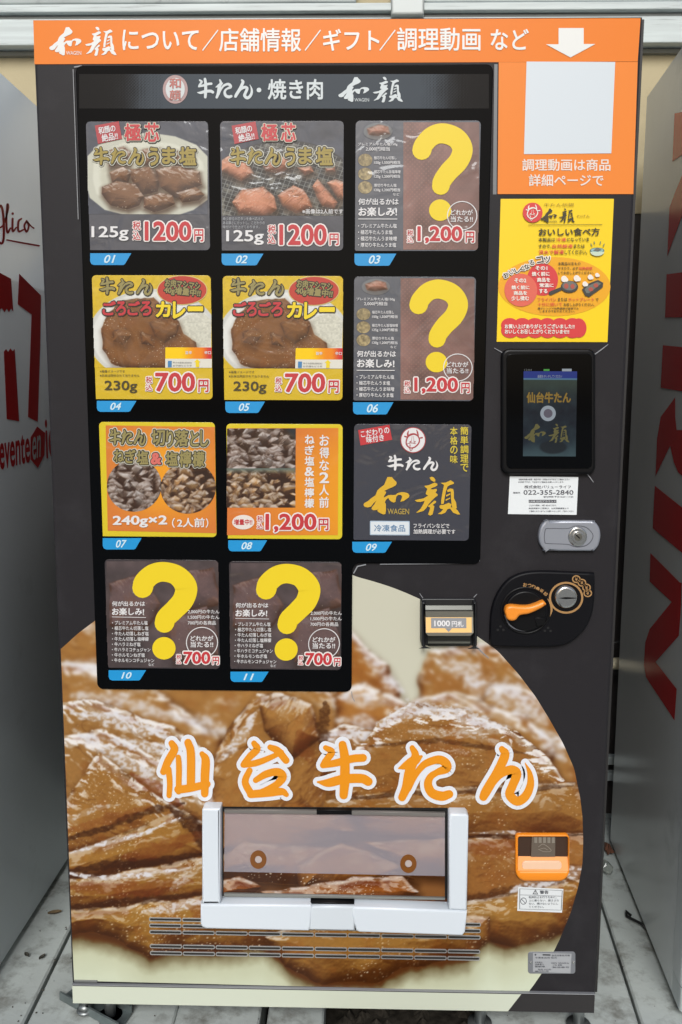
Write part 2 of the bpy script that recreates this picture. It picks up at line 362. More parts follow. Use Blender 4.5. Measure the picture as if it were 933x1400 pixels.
# ---------------------------------------------------------------- outlines
def rrect(x0, y0, x1, y1, r, n=6):
    """rounded rectangle; r one radius or four (tl, tr, br, bl in pixel sense: y down)"""
    if not hasattr(r,'__len__'): r = [r]*4
    P = []
    for (cx,cy,a0,rr) in ((x0+r[0],y0+r[0],180,r[0]),(x1-r[1],y0+r[1],270,r[1]),(x1-r[2],y1-r[2],0,r[2]),(x0+r[3],y1-r[3],90,r[3])):
        for k in range(n+1):
            a = R_(a0+90*k/n); P.append((cx+rr*math.cos(a), cy+rr*math.sin(a)))
    return P
def ell(cx, cy, rx, ry=None, n=40, a0=0, a1=360):
    ry = ry or rx
    if a1-a0 == 360: A = [R_(a0+360*k/n) for k in range(n)]
    else: A = [R_(a0+(a1-a0)*k/(n-1)) for k in range(n)]
    return [(cx+rx*math.cos(a), cy+ry*math.sin(a)) for a in A]
def smooth_line(P, k=6):
    """Catmull-Rom through rows of P (any width)"""
    P = np.asarray(P, float)
    if len(P) < 3: return P
    Q = np.vstack([2*P[0]-P[1], P, 2*P[-1]-P[-2]]); out = []
    for i in range(1, len(Q)-2):
        for t in np.linspace(0,1,k,endpoint=False):
            a,b,c,d = Q[i-1],Q[i],Q[i+1],Q[i+2]
            out.append(.5*((2*b)+(c-a)*t+(2*a-5*b+4*c-d)*t*t+(3*b-a-3*c+d)*t**3))
    out.append(Q[-2]); return np.array(out)
def stroke(S, pts, m, w, M=None, grow=0., k=6, cap=True):
    """brush stroke: rows x, y, width"""
    P = smooth_line(pts, k); c = P[:,:2]; r = np.maximum(P[:,2]/2, .4)+grow
    t = np.gradient(c, axis=0); t /= np.linalg.norm(t,axis=1,keepdims=True)+1e-9; nrm = np.stack([-t[:,1],t[:,0]],1)
    a = c+nrm*r[:,None]; b = c-nrm*r[:,None]; n = len(c)
    p = np.vstack([a,b]); u,v = M(p[:,0],p[:,1]) if M else (p[:,0],p[:,1])
    Fs = []
    for i in range(n-1):
        q = (i,i+1,n+i+1,n+i)
        ar = (u[q[1]]-u[q[0]])*(v[q[2]]-v[q[0]])-(u[q[2]]-u[q[0]])*(v[q[1]]-v[q[0]])
        Fs.append(q if ar > 0 else q[::-1])
    S.flat(u,v,Fs,m,w+S.jit())
    if cap:
        for i in (0,n-1): S.poly(ell(c[i,0],c[i,1],r[i],n=16), m, w, M)
# ---------------------------------------------------------------- lettering from the built-in font
_G = {}
def glyphs(txt, bold=0., shear=0., res=3):
    key = (txt,bold,shear,res)
    if key in _G: return _G[key]
    cu = bpy.data.curves.new('lettering','FONT'); cu.body = txt; cu.shear = shear; cu.resolution_u = res; cu.space_line = .9
    o = bpy.data.objects.new('lettering',cu); COL.objects.link(o); bpy.context.view_layer.update()
    me = bpy.data.meshes.new_from_object(o.evaluated_get(bpy.context.evaluated_depsgraph_get()))
    V = np.zeros(len(me.vertices)*3); me.vertices.foreach_get('co',V); V = V.reshape(-1,3)[:,:2]
    Fs = [tuple(p.vertices) for p in me.polygons]
    bpy.data.objects.remove(o); bpy.data.curves.remove(cu); bpy.data.meshes.remove(me)
    Z = np.zeros(len(V))
    if bold and len(V):                       # heavier strokes: copies shifted a little, each a hair higher
        n = len(V); k = 8 if bold > .014 else 4; sh = [(0,0)]+[(bold*math.cos(2*math.pi*j/k+.4),bold*math.sin(2*math.pi*j/k+.4)) for j in range(k)]
        Fs = [tuple(a+i*n for a in f) for i in range(k+1) for f in Fs]
        Z = np.repeat(np.arange(k+1)*1.1e-5,n); V = np.concatenate([V+np.array(d) for d in sh])
    _G[key] = (V,Fs,Z); return _G[key]
def orient(u, v, Fs):
    out = []
    for f in Fs:
        ar = 0
        for i in range(len(f)): a,b = f[i],f[(i+1)%len(f)]; ar += u[a]*v[b]-u[b]*v[a]
        out.append(f if ar > 0 else f[::-1])
    return out
def T(S, txt, M, box, m, w, bold=.012, shear=0., rot=0., out=None, vertical=False, quad=None, nsh=10):
    """text fitted to box (x0,y0,x1,y1) in M's pixels; out = (material, thickness) adds a border round it"""
    x0,y0,x1,y1 = box
    if vertical:
        n = len(txt); h = (y1-y0)/n
        for i,ch in enumerate(txt):
            if ch != ' ': T(S, ch, M, (x0,y0+h*(i+.06),x1,y0+h*(i+.94)), m, w, bold, shear, rot, out)
        return
    V,Fs,Z = glyphs(txt,bold,shear)
    if not len(V): return
    a = V.min(0); b = V.max(0); p = (V-a)/np.maximum(b-a,1e-6)
    if quad is not None:
        q = [np.array(c,float) for c in quad]; s_,t_ = p[:,:1],1-p[:,1:]
        q = q[0]*(1-s_)*(1-t_)+q[1]*s_*(1-t_)+q[2]*s_*t_+q[3]*(1-s_)*t_; X,Y = q[:,0],q[:,1]
    else:
        X = x0+(x1-x0)*p[:,0]; Y = y1+(y0-y1)*p[:,1]
        if rot:
            cx,cy = (x0+x1)/2,(y0+y1)/2; c,s = math.cos(R_(rot)),math.sin(R_(rot))
            X,Y = cx+(X-cx)*c-(Y-cy)*s, cy+(X-cx)*s+(Y-cy)*c
    def put(dx,dy,mm,ww):
        u,v = M(X+dx,Y+dy) if M else (X+dx,Y+dy)
        S.flat(u,v,orient(u,v,Fs),mm,ww+S.jit()+Z)
    if out:
        if isinstance(out[0],tuple): outs = out
        else: outs = (out,)
        for k,(om,th) in enumerate(outs):           # widest first
            for j in range(nsh): put(th*math.cos(2*math.pi*j/nsh), th*math.sin(2*math.pi*j/nsh), om, w+k*6e-4)
        w += len(outs)*6e-4
    put(0,0,m,w)
# ---------------------------------------------------------------- pictures printed as colours on a fine grid
def picture(name, parent, M, box, img, w, m, disk=False, nx=None, ny=None, xf=front_xf, alb=ALB, outline=None, clip=None):
    h,wd = img.shape[:2]; nx = nx or wd; ny = ny or h
    gu,gv = np.meshgrid(np.linspace(0,1,nx),np.linspace(0,1,ny))
    if disk:
        a,b = gu*2-1,gv*2-1; su = (a*np.sqrt(1-b*b/2)+1)/2; sv = (b*np.sqrt(1-a*a/2)+1)/2
    else: su,sv = gu,gv
    x0,y0,x1,y1 = box; X = x0+(x1-x0)*su; Y = y0+(y1-y0)*sv
    if outline is not None: X,Y,su,sv = outline(gu,gv)
    u,v = M(X,Y) if M else (X,Y)
    V = xf(u.ravel(),v.ravel(),np.full(u.size,w))
    fx = np.clip(su*(wd-1),0,wd-1.001); fy = np.clip(sv*(h-1),0,h-1.001); ix = fx.astype(int); iy = fy.astype(int); fx = (fx-ix)[...,None]; fy = (fy-iy)[...,None]
    im = np.asarray(img,float)
    c = (im[iy,ix]*(1-fx)+im[iy,ix+1]*fx)*(1-fy)+(im[iy+1,ix]*(1-fx)+im[iy+1,ix+1]*fx)*fy
    c = lin(np.clip(c,0,255)).reshape(-1,3)*alb; rgba = np.ones((len(c),4),np.float32); rgba[:,:3] = c
    i = np.arange(nx*ny).reshape(ny,nx)
    q = np.stack([i[1:,:-1],i[1:,1:],i[:-1,1:],i[:-1,:-1]],-1).reshape(-1,4)
    if clip is not None:                      # keep inside a rounded rectangle (x0, z0, x1, z1, r)
        cx,cz = u.ravel()[q].mean(1),v.ravel()[q].mean(1); a0,b0,a1,b1,r = clip
        dx = np.maximum(np.maximum(a0+r-cx,cx-a1+r),0); dz = np.maximum(np.maximum(b0+r-cz,cz-b1+r),0); q = q[np.hypot(dx,dz)<r]
    me = bpy.data.meshes.new(name); me.from_pydata(V.tolist(),[],q.tolist())
    at = me.color_attributes.new('Col','FLOAT_COLOR','POINT'); at.data.foreach_set('color',rgba.ravel())
    me.materials.append(m); me.update()
    o = bpy.data.objects.new(name,me); COL.objects.link(o)
    if parent: attach(o,parent)
    return o
# ---------------------------------------------------------------- traced marks
LOGO_WA = [[(460,60),(530,58),(560,95),(605,140),(608,170),(585,200),(540,225),(480,250),(410,288),(440,300),(438,320),(405,375),(410,395),(450,370),(475,355),(590,350),(620,322),(680,305),(740,308),(790,325),(812,360),(800,390),(760,420),(720,450),(665,462),(690,400),(692,370),(670,350),(630,352),(605,375),(595,420),(588,465),(560,478),(520,460),(490,430),(475,400),(440,430),(420,470),(435,500),(438,600),(430,665),(400,675),(355,655),(310,630),(300,605),(325,585),(290,600),(240,605),(208,585),(215,555),(250,510),(285,445),(240,490),(200,545),(150,560),(100,550),(80,520),(90,490),(150,455),(200,410),(270,360),(300,280),(340,240),(410,185),(440,110)]]
LOGO_GAO = [[(315,65),(350,50),(385,65),(408,100),(405,130),(375,132),(335,105)],
 [(235,200),(300,190),(395,145),(438,165),(440,190),(410,210),(350,235),(330,255),(370,258),(425,248),(432,270),(410,310),(440,335),(445,355),(400,390),(350,440),(300,500),(265,560),(220,610),(110,645),(105,635),(170,580),(220,490),(235,445),(170,465),(110,462),(80,435),(120,425),(220,405),(290,360),(255,335),(255,315),(280,250),(265,235),(240,220)],
 [(390,440),(418,450),(415,475),(365,510),(390,535),(380,590),(360,670),(325,688),(290,670),(310,610),(325,555),(290,540),(295,525),(345,480)],
 [(490,150),(570,145),(650,108),(700,140),(700,165),(640,185),(600,210),(570,300),(545,450),(540,490),(500,500),(498,440),(520,300),(545,185)],
 [(590,270),(640,240),(690,250),(700,300),(700,400),(735,470),(745,560),(720,580),(670,540),(660,470),(655,400),(650,290),(600,300)],
 [(575,350),(640,320),(645,340),(580,375)],[(570,420),(640,390),(645,405),(570,445)],
 [(480,515),(540,510),(620,475),(665,500),(650,550),(700,550),(760,600),(798,665),(760,668),(690,640),(640,570),(600,580),(560,640),(500,665),(445,660),(500,620),(530,580),(490,575),(470,545)]]
def logo(S, M, box, m, w, small=None):
    """the brushed two-character mark, fitted to box in M's pixels"""
    x0,y0,x1,y1 = box; f = lambda P,dx: [(x0+(x1-x0)*(a+dx-80)/1534, y0+(y1-y0)*(b-50)/638) for a,b in P]
    for P in LOGO_WA: S.poly(f(P,0), m, w, M)
    for P in LOGO_GAO: S.poly(f(P,816), m, w, M)
    if small: T(S,'WAGEN',M,(x0+(x1-x0)*.25,y0+(y1-y0)*.83,x0+(x1-x0)*.475,y0+(y1-y0)*.96),small,w,0.0)
BRUSH = {
 'sen': [[(118,52,30),(130,80,36),(102,132,36),(80,182,30)],[(103,170,28),(109,230,26),(106,290,24)],[(192,48,34),(205,100,38),(205,250,38)],[(148,115,24),(151,165,27),(149,272,26)],[(148,262,38),(200,256,36),(278,238,34)],[(256,100,24),(272,128,38),(269,200,40),(268,282,34)]],
 'tai': [[(492,52,26),(506,78,34),(474,112,32),(446,142,24)],[(444,150,28),(500,142,30),(560,120,26),(618,92,22)],[(566,70,26),(600,86,34),(638,130,32)],[(472,176,28),(452,228,32),(478,282,34)],[(478,284,36),(560,277,38),(618,272,34),(640,286,22)],[(500,220,26),(548,192,34),(600,182,36),(622,204,40),(600,236,34),(556,260,28),(520,272,20)]],
 'ushi': [[(818,72,24),(846,92,32),(818,132,30),(806,150,26)],[(806,152,28),(870,140,34),(940,122,36),(988,118,36)],[(782,228,8),(830,232,38),(900,215,42),(980,212,42),(1012,226,40)],[(895,58,36),(905,120,42),(905,220,44),(900,288,38)]],
 'ta': [[(1212,72,24),(1226,110,36),(1200,180,44),(1186,250,42),(1166,298,36)],[(1150,166,6),(1186,152,38),(1228,126,44),(1254,112,12)],[(1196,262,22),(1222,205,26),(1250,165,30),(1278,142,34),(1330,126,38),(1362,140,42),(1368,166,42),(1330,182,32)],[(1332,180,28),(1296,204,32),(1284,240,38),(1302,278,42),(1346,293,44),(1380,284,38)]],
 'n': [[(1620,78,28),(1634,106,42),(1600,182,42),(1550,268,44),(1536,296,38)],[(1556,262,30),(1600,205,34),(1632,182,38),(1666,172,40),(1688,192,42),(1668,246,40),(1656,286,42),(1690,316,42),(1728,292,40),(1750,240,34),(1746,186,22),(1726,142,4)]]}
BR_BOX = {'ushi':(782,40,1032,310),'ta':(1150,60,1400,318),'n':(1516,62,1768,338)}
def brush(S, which, m, w, M, box=None, grow=0.):
    for P in BRUSH[which]:
        if box:
            bx = BR_BOX[which]; sx = (box[2]-box[0])/(bx[2]-bx[0]); sy = (box[3]-box[1])/(bx[3]-bx[1])
            P = [(box[0]+(a-bx[0])*sx, box[1]+(b-bx[1])*sy, c*(sx+sy)/2*.95) for a,b,c in P]
        stroke(S, P, m, w, M, grow)
def gyutan(S, M, boxes, m, w, outs=()):
    """the three brushed characters 'beef tongue' with coloured borders"""
    for k,(om,g) in enumerate(outs):
        for c,b in zip(('ushi','ta','n'),boxes): brush(S,c,om,w+k*6e-4,M,b,g)
    for c,b in zip(('ushi','ta','n'),boxes): brush(S,c,m,w+len(outs)*6e-4,M,b)
def emblem(S, M, cx, cy, r, red, white, w, inv=False):
    """round crest with an ox head"""
    f = r/330.; q = lambda P: [(cx+(a-455)*f, cy+(b-395)*f, c*f) for a,b,c in P]
    S.poly(ell(cx,cy,r), red, w, M)
    if not inv: S.poly(ell(cx,cy,r*.93), white, w+4e-4, M)
    k = white if inv else red; w += 8e-4
    stroke(S,q([(330,290,36),(284,390,34),(278,490,32),(335,568,32),(410,596,30),(500,570,32),(580,500,34),(618,420,32),(606,340,30),(556,272,34),(480,240,42),(400,254,50),(330,290,44)]),k,w,M)
    for P in ([(320,290,46),(318,220,40),(338,160,16)],[(588,280,30),(572,205,40),(545,140,16)],[(300,322,26),(240,300,34)],[(620,342,26),(690,332,36)],[(300,490,14),(400,466,12),(520,482,14)],[(400,470,10),(430,300,8)],[(480,470,10),(468,300,8)],[(370,440,22),(400,430,22)],[(490,440,22),(512,436,22)],[(375,515,26),(376,560,14)],[(360,610,14),(400,660,16),(440,612,14)]):
        stroke(S,q(P),k,w,M,k=3)
# ================================================================ the place
H_TOP = 1.875
random.seed(4)
M_BOARD = mat('weathered_board', (184,191,188), .8, var=.2, vscale=2.5, dirt=(108,106,98), dscale=9, dthr=.50, damt=.8, bump=.5, bscale=70, spec=.2)
M_EARTH = mat('dark_earth', (58,54,48), .95, var=.5, vscale=60, bump=.9, bscale=120, spec=.1)
M_ASPH = mat('street_concrete', (150,152,150), .9, var=.25, vscale=40, bump=.5, bscale=300, spec=.2)
M_WALL = mat('beige_render', (196,183,150), .85, var=.07, vscale=5, dirt=(150,138,110), dscale=2.5, dthr=.52, damt=.5, bump=.3, bscale=150, spec=.2)
M_ALU = mat('weathered_aluminium', (204,213,212), .45, 0., var=.12, vscale=4, stretch=(1,8,20), dirt=(110,112,108), dscale=5, dthr=.56, damt=.7)
M_RAILDARK = mat('rail_gap', (40,38,36), .8)
g = MB(); g.box((-40,-60,-.40),(40,-1.405,-.006), M_ASPH); g.box((-40,-1.40,-.40),(40,30,-.30), M_ASPH); tag(g.build('ground'), kind='structure')
g = MB(); g.box((-2.4,-1.40,-.299),(2.4,1.2,-.13), M_EARTH)
rg = random.Random(3)
for i in range(260):
    x,y = rg.uniform(-.1,.4),rg.uniform(-.05,.6); r = rg.uniform(.006,.02)
    a = [(x+r*math.cos(t)*rg.uniform(.7,1.2),y+r*math.sin(t)*rg.uniform(.7,1.2)) for t in np.linspace(0,6.28,7)[:-1]]
    V = [(p,q,-.131) for p,q in a]+[(x,y,-.13+r*.9)]
    g.raw(V,[(k,(k+1)%6,6) for k in range(6)], M_EARTH)
tag(g.build('earth_bed'), kind='structure')
def seam(x, k): return lambda y: x+k*y
B_ = [(seam(-2.3,0),seam(-1.2,0)),(seam(-1.19,0),seam(-.619,-.034)),(seam(-.612,-.034),seam(-.319,-.02)),(seam(-.3165,-.02),seam(-.147,0)),(seam(-.132,0),seam(-.018,0)),(seam(.308,.03),seam(.6125,.095)),(seam(.6175,.095),seam(1.1,.05)),(seam(1.11,.05),seam(2.3,0))]
g = MB()
for i,(l,r) in enumerate(B_):
    y0,y1 = -1.4,1.02; z = -.002*(i%3); ch = .004
    ys = [y0,y1]
    V = []
    for y in ys: V += [(l(y),y,-.09),(l(y),y,z-ch),(l(y)+ch,y,z),(r(y)-ch,y,z),(r(y),y,z-ch),(r(y),y,-.09)]
    g.raw(V,[(k,k+1,k+7,k+6)[::-1] for k in range(5)]+[(0,1,2,3,4,5),(11,10,9,8,7,6)], M_BOARD)
tag(g.build('paving'), kind='structure')
# ---- building wall and metal fascia
def zat(py,y,px=466): return float(on_plane(px,py,(0,y,0),(0,1,0))[2])
ZW = zat(292,.90)
wall = thing('wall',(0,1.0,0),'beige rendered building wall in the gaps behind the three vending machines','wall')
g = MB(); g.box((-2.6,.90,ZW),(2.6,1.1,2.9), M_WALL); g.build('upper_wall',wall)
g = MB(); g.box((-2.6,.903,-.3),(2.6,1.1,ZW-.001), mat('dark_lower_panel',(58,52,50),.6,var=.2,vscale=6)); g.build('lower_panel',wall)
sh = thing('shutter_case',(0,.9,2.2),'grey weathered metal fascia running above the vending machines','shutter case')
yf = .86
def band(name, pya, pyb, yfront, m, x0=-2.4, x1=2.4):
    za,zb = zat(pya,yf),zat(pyb,yf)
    q = MB(); q.prism([(x0,zb),(x1,zb),(x1,za),(x0,za)], m, -.95, -yfront, .003); return q.build(name, sh)
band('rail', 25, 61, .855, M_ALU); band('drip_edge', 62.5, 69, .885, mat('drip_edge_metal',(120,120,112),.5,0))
band('rail', 18.5, 24, .865, mat('rail_lip_grey',(138,142,140),.5,0)); band('rail', 6, 17, .85, M_ALU); band('rail_gap_strip', 3, 6.5, .88, M_RAILDARK)  # narrow lip between the rails, a darker even grey
q = MB(); q.prism([(-2.4,zat(3,yf)),(.03,zat(3,yf)),(.03,zat(-60,yf)),(-2.4,zat(-60,yf))], mat('dull_metal',(168,176,174),.5,0,var=.15,vscale=6,dirt=(70,70,66),dscale=7,dthr=.55,damt=.8), -.95, -.86, .004)
q.prism([(.14,zat(3,yf)),(2.4,zat(3,yf)),(2.4,zat(-60,yf)),(.14,zat(-60,yf))], M_ALU, -.95, -.86, .004); q.build('shutter_box', sh)
q = MB()
xa = float(on_plane(535,20,(0,.84,0),(0,1,0))[0]); xb = float(on_plane(580,20,(0,.84,0),(0,1,0))[0])
q.prism([(xa,zat(21,.84)),(xb,zat(21,.84)),(xb,zat(-60,.84)),(xa,zat(-60,.84))], mat('pale_metal_post',(206,212,210),.5,.1), -.95, -.835, .006); q.build('joint_cover', sh)
# ---- the machine on the left
M_WHITEBOX = mat('pale_coated_steel', (218,225,230), .30, spec=.5, var=.04, vscale=3, dirt=(150,155,152), dscale=4, dthr=.60, damt=.4)
M_RED = mat('red_vinyl', (206,30,34), .35, spec=.4)
XL = -.725
lm = thing('vending_machine',(XL-.45,.4,0),'white ice cream vending machine with red seventeen lettering at the left edge','vending machine')
q = MB(); q.prism([(XL-.9,.02),(XL,.02),(XL,1.925),(XL-.9,1.925)], M_WHITEBOX, -.78, -.03, .012); q.build('cabinet', lm)
q = MB(); q.prism([(XL-.905,.09),(XL-.008,.09),(XL-.008,1.90),(XL-.905,1.90)], mat('pale_door',(214,218,220),.35), -.028, .03, .012); q.build('door', lm)
for x in (XL-.85,XL-.06):
    for y in (.1,.7): q = MB(); q.tube([(x,y,-.001),(x,y,.03)], .02, mat('galvanised',(150,155,155),.4,.8)); q.build('leg', lm)
def left_xf(u,v,w): return np.stack([XL+w,u,v],-1)
def LW(px,py):
    p = on_plane(px,py,(XL,0,0),(1,0,0)); return p[...,1],p[...,2]
q = MB(left_xf)
for P in ([(-10,368),(0,373),(15,381),(18,426),(15,422),(12,427),(9,422),(6,427),(2,421),(-2,427),(-10,422)],[(5,481),(8,477),(11,481),(14,476),(17,480),(20,477),(26,576),(9,573)],[(26,374),(56,404),(55,470),(51.5,577),(38,570),(43,430),(24,416)]): q.poly(P,M_RED,.0008,LW)
for P in ([(-6,296,3.2),(0,281,3.2),(4,292,3.4),(5,322,3.4),(2,333,3),(-5,326,2.4)],[(-6,312,2.4),(4,308,2.4),(11,285,2.6),(9.5,280,2.4),(8.5,305,3),(10,318,3),(14,312,2.4)],[(17,299,3),(17,316,3),(22,311,2)],[(29,299,2.4),(25,303,3),(25,316,3),(32,314,2.2)],[(36,302,2.6),(33,309,2.8),(36,317,2.6),(39,309,2.6),(36,302,2.4),(42,309,2),(46,312,2)],[(9,328,2),(30,332,2.4),(53,336,2.4)]): stroke(q,P,M_RED,.0008,LW)
q.poly(ell(17,292,1.8),M_RED,.0008,LW)
T(q,'Sevente',LW,(0,0,1,1),M_RED,.0008,.02,quad=[(-9,590),(40,583),(41,632),(-8,645)]); T(q,'ice',LW,(0,0,1,1),M_RED,.0008,.02,quad=[(61,574),(82,569),(84,622),(63,628)])
q.poly([(41,598),(50,583),(61,592),(60,622),(51,640),(41,628)],M_RED,.0016,LW)
T(q,'en',LW,(0,0,1,1),mat('vinyl_white',(214,216,216),.4),.0022,.01,quad=[(43,598),(55,594),(54,625),(43,630)])
q.build('lettering', lm)
# ---- the machine on the right
A0 = np.array([.699,.05,0]); A1 = np.array([.757,.712,0]); dv = (A1-A0)/np.linalg.norm(A1-A0); nv = np.array([-dv[1],dv[0],0])
rm = thing('vending_machine',(1.15,.4,0),'grey vending machine with large red letters on its side, at the right edge','vending machine')
zt = float(on_plane(887,130,A1,nv)[2])
M_GREYBOX = mat('grey_coated_steel', (218,224,224), .22, spec=.55, var=.05, vscale=3, dirt=(120,124,122), dscale=3, dthr=.60, damt=.4)
LEN = np.linalg.norm(A1-A0)+.0
def rt_xf(u,v,w):
    u = np.asarray(u); return np.stack([A0[0]+dv[0]*u+nv[0]*w, A0[1]+dv[1]*u+nv[1]*w, v],-1)
q = MB()
def slab(pa,pb,depth,z0,z1,m,rad):
    """upright box with its near front corner rounded"""
    a = np.array(pa[:2]); b = np.array(pb[:2]); d = (b-a)/np.linalg.norm(b-a); o = np.array([d[1],-d[0]])
    pts = [b]+[b+o*depth]+[a+o*depth]
    for k in range(7):
        t = R_(90*k/6); pts.append(a+o*rad*(1-math.sin(t))+d*rad*(1-math.cos(t)))
    n = len(pts); V = [(p[0],p[1],z0) for p in pts]+[(p[0],p[1],z1) for p in pts]
    q.raw(V,[(i,(i+1)%n,n+(i+1)%n,n+i)[::-1] for i in range(n)]+[tuple(range(n,2*n))[::-1],tuple(range(n))], m)
slab(A0+dv*.052,A1,.9,.02,zt,M_GREYBOX,.002); q.build('cabinet', rm)
q = MB(); slab(A0-dv*.02+nv*.002,A0+dv*.046+nv*.002,.9,.075,zt,mat('pale_front',(206,212,212),.3,spec=.5),.02); q.build('door', rm)
q = MB(); slab(A0-dv*.012,A0+dv*.05,.9,.02,.07,mat('pale_kick_plate',(196,204,204),.4),.012); q.build('kick_plate', rm)
for u in (.12,.6):
    p = A0+dv*u-nv*.06; q = MB(); q.tube([(p[0],p[1],-.003),(p[0],p[1],.03)],.018,MATS['galvanised']); q.build('leg', rm)
def RW(px,py):
    p = on_plane(px,py,A0,nv); return (p-A0)@dv, p[...,2]
q = MB(rt_xf)
for P in ([(923,155),(950,150),(950,206),(933,212),(920,221)],[(950,200),(933,240),(924,262),(916,284),(913,351),(920,331),(933,296),(950,262)],[(912,375),(950,370),(950,434),(910,434)],[(907,472),(950,476),(950,538),(933,535),(904,530)],
    [(924,543),(904,570),(899,600),(897,651),(917,609),(922,632),(928,646),(933,650),(950,655),(950,588),(926,588),(924,570)],[(896,664),(950,707),(950,770),(893,722)],
    [(890,756),(930,796),(933,797),(932,829),(929,869),(897,905),(926,942),(923,985),(884,926),(881,909),(883,878),(889,860),(919,823),(889,795)]): q.poly(P,mat('dark_red_vinyl',(206,34,38),.25,spec=.5),.0008,RW)
q.build('lettering', rm)
# ---- odds and ends in the gaps
yp = .80
def at_y(px,py,y): return tuple(on_plane(px,py,(0,y,0),(0,1,0)))
q = MB(); a = at_y(838,908,yp); q.tube([(a[0]-.12,a[1],a[2]-.01),(a[0]-.02,a[1],a[2]),(a[0]+.3,a[1],a[2]+.02)],.017,mat('cream_plastic',(206,196,168),.5)); q.tube([(a[0]+.02,a[1],a[2]),(a[0]+.04,a[1],a[2])],.02,mat('cream_plastic',(206,196,168),.5))
tag(q.build('drain_pipe'),'cream plastic pipe crossing the narrow gap right of the machine','pipe')
q = MB(); a = at_y(836,880,.78); q.tube([(a[0]-.1,a[1],a[2]-.01),(a[0],a[1],a[2]),(a[0]+.12,a[1],a[2]+.03),(a[0]+.3,a[1],a[2]+.01)],.004,mat('black_cable',(24,24,24),.5))
tag(q.build('cable'),'thin black cable running above the cream pipe in the gap','cable')
for (px,py,lab) in ((835,1040,'pale metal bracket in the gap below the cream pipe, uppermost'),(833,1062,'pale metal bracket low in the dark gap right of the machine')):
    a = at_y(px,py,.84); q = MB(); q.prism([(a[0]-.12,a[2]-.012),(a[0]+.16,a[2]-.010),(a[0]+.16,a[2]+.010),(a[0]-.12,a[2]+.014)],mat('bracket_grey',(178,186,186),.4),-.86,-.835,.003); q.prism([(a[0]+.1,a[2]-.03),(a[0]+.12,a[2]-.03),(a[0]+.12,a[2]+.03),(a[0]+.1,a[2]+.03)],mat('bracket_grey',(178,186,186),.4),-.90,-.855,.002)
    tag(q.build('wall_bracket'),lab,'bracket')
q = MB(); P = [ground_at(*c) for c in ((863,1255),(856,1253),(857,1256),(878,1271),(886,1276))]
q.tube([(p[0],p[1],.006+.008*(i%2)) for i,p in enumerate(P)],.0035,mat('black_cable',(24,24,24),.5),8)
tag(q.build('bent_wire'),'short bent black wire lying on the paving beside the right machine','wire')
rg = random.Random(9)
def crumple(name,px,py,r,m,lab,cat,seed):
    c = ground_at(px,py); rr = random.Random(seed); q = MB(); V = []; Fs = []; n = 9
    for j in range(5):
        for k in range(n):
            a = 2*math.pi*k/n; f = r*(math.sin(math.pi*(j+.3)/4.6))*rr.uniform(.6,1.25); V.append((c[0]+f*math.cos(a)*.7,c[1]+f*math.sin(a)*1.5,.002+j*r*.28*rr.uniform(.8,1.2)))
    for j in range(4):
        for k in range(n): k2=(k+1)%n; Fs.append((j*n+k,j*n+k2,(j+1)*n+k2,(j+1)*n+k))
    Fs.append(tuple(4*n+k for k in range(n))); q.raw(V,Fs,m); tag(q.build(name),lab,cat)
crumple('plastic_wrapper',829,1193,.022,mat('dull_film',(150,156,150),.25),'crumpled pale plastic wrapper wedged low between machine and right neighbour','litter',2)
crumple('rag',831,1166,.02,mat('rust_cloth',(104,66,48),.9),'small rust brown scrap behind the crumpled wrapper','litter',5)
q = MB(); rg = random.Random(21)
for i in range(110):
    x,y = rg.choice([(rg.uniform(-.72,-.52),rg.uniform(-.1,.6)),(rg.uniform(.52,.72),rg.uniform(-.1,.6)),(rg.uniform(-.5,.5),rg.uniform(-.1,.1))]); r = rg.uniform(.0006,.0024); a0 = rg.random()*6
    if -.02 < x < .31: continue
    P = [(x+r*math.cos(a0+k*1.257)*rg.uniform(.6,1.6),y+r*math.sin(a0+k*1.257)*rg.uniform(.6,1.3)) for k in range(5)]
    q.raw([(a,b,-.002) for a,b in P]+[(x,y,r*.6)],[(k,(k+1)%5,5) for k in range(5)],mat('grit_dark',(70,68,62),.9))
tag(q.build('grit'),kind='stuff')
def leaf(px,py,m,lab,a0,s):
    c = ground_at(px,py); q = MB(); V = []; Fs = []
    for i in range(5):
        t = i/4-.5; wd = .45*s*(1-(2*t)**2)+.0006
        for k in (-1,0,1):
            x,y = t*2*s,k*wd; V.append((c[0]+x*math.cos(a0)-y*math.sin(a0),c[1]+x*math.sin(a0)+y*math.cos(a0),.002+.003*abs(k)+.002*abs(t)))
    for i in range(4):
        for k in range(2): Fs.append((i*3+k,i*3+k+3,i*3+k+4,i*3+k+1))
    q.raw(V,Fs,m); V2 = [(a,b,z-.0012) for a,b,z in V]; q.raw(V2,[f[::-1] for f in Fs],m); tag(q.build('dry_leaf'),lab,'leaf')
leaf(75,1249,mat('dry_leaf_brown',(110,92,66),.8),'dry brown leaf lying in the left gap, farthest of three',.3,.016)
leaf(37,1307,mat('dark_leaf',(64,62,54),.8),'small dark leaf flake near the left machine, middle of three',2.4,.009)
leaf(58,1310,mat('dark_leaf',(64,62,54),.8),'small dark leaf flake in the left gap, nearest the seam',1.1,.009)
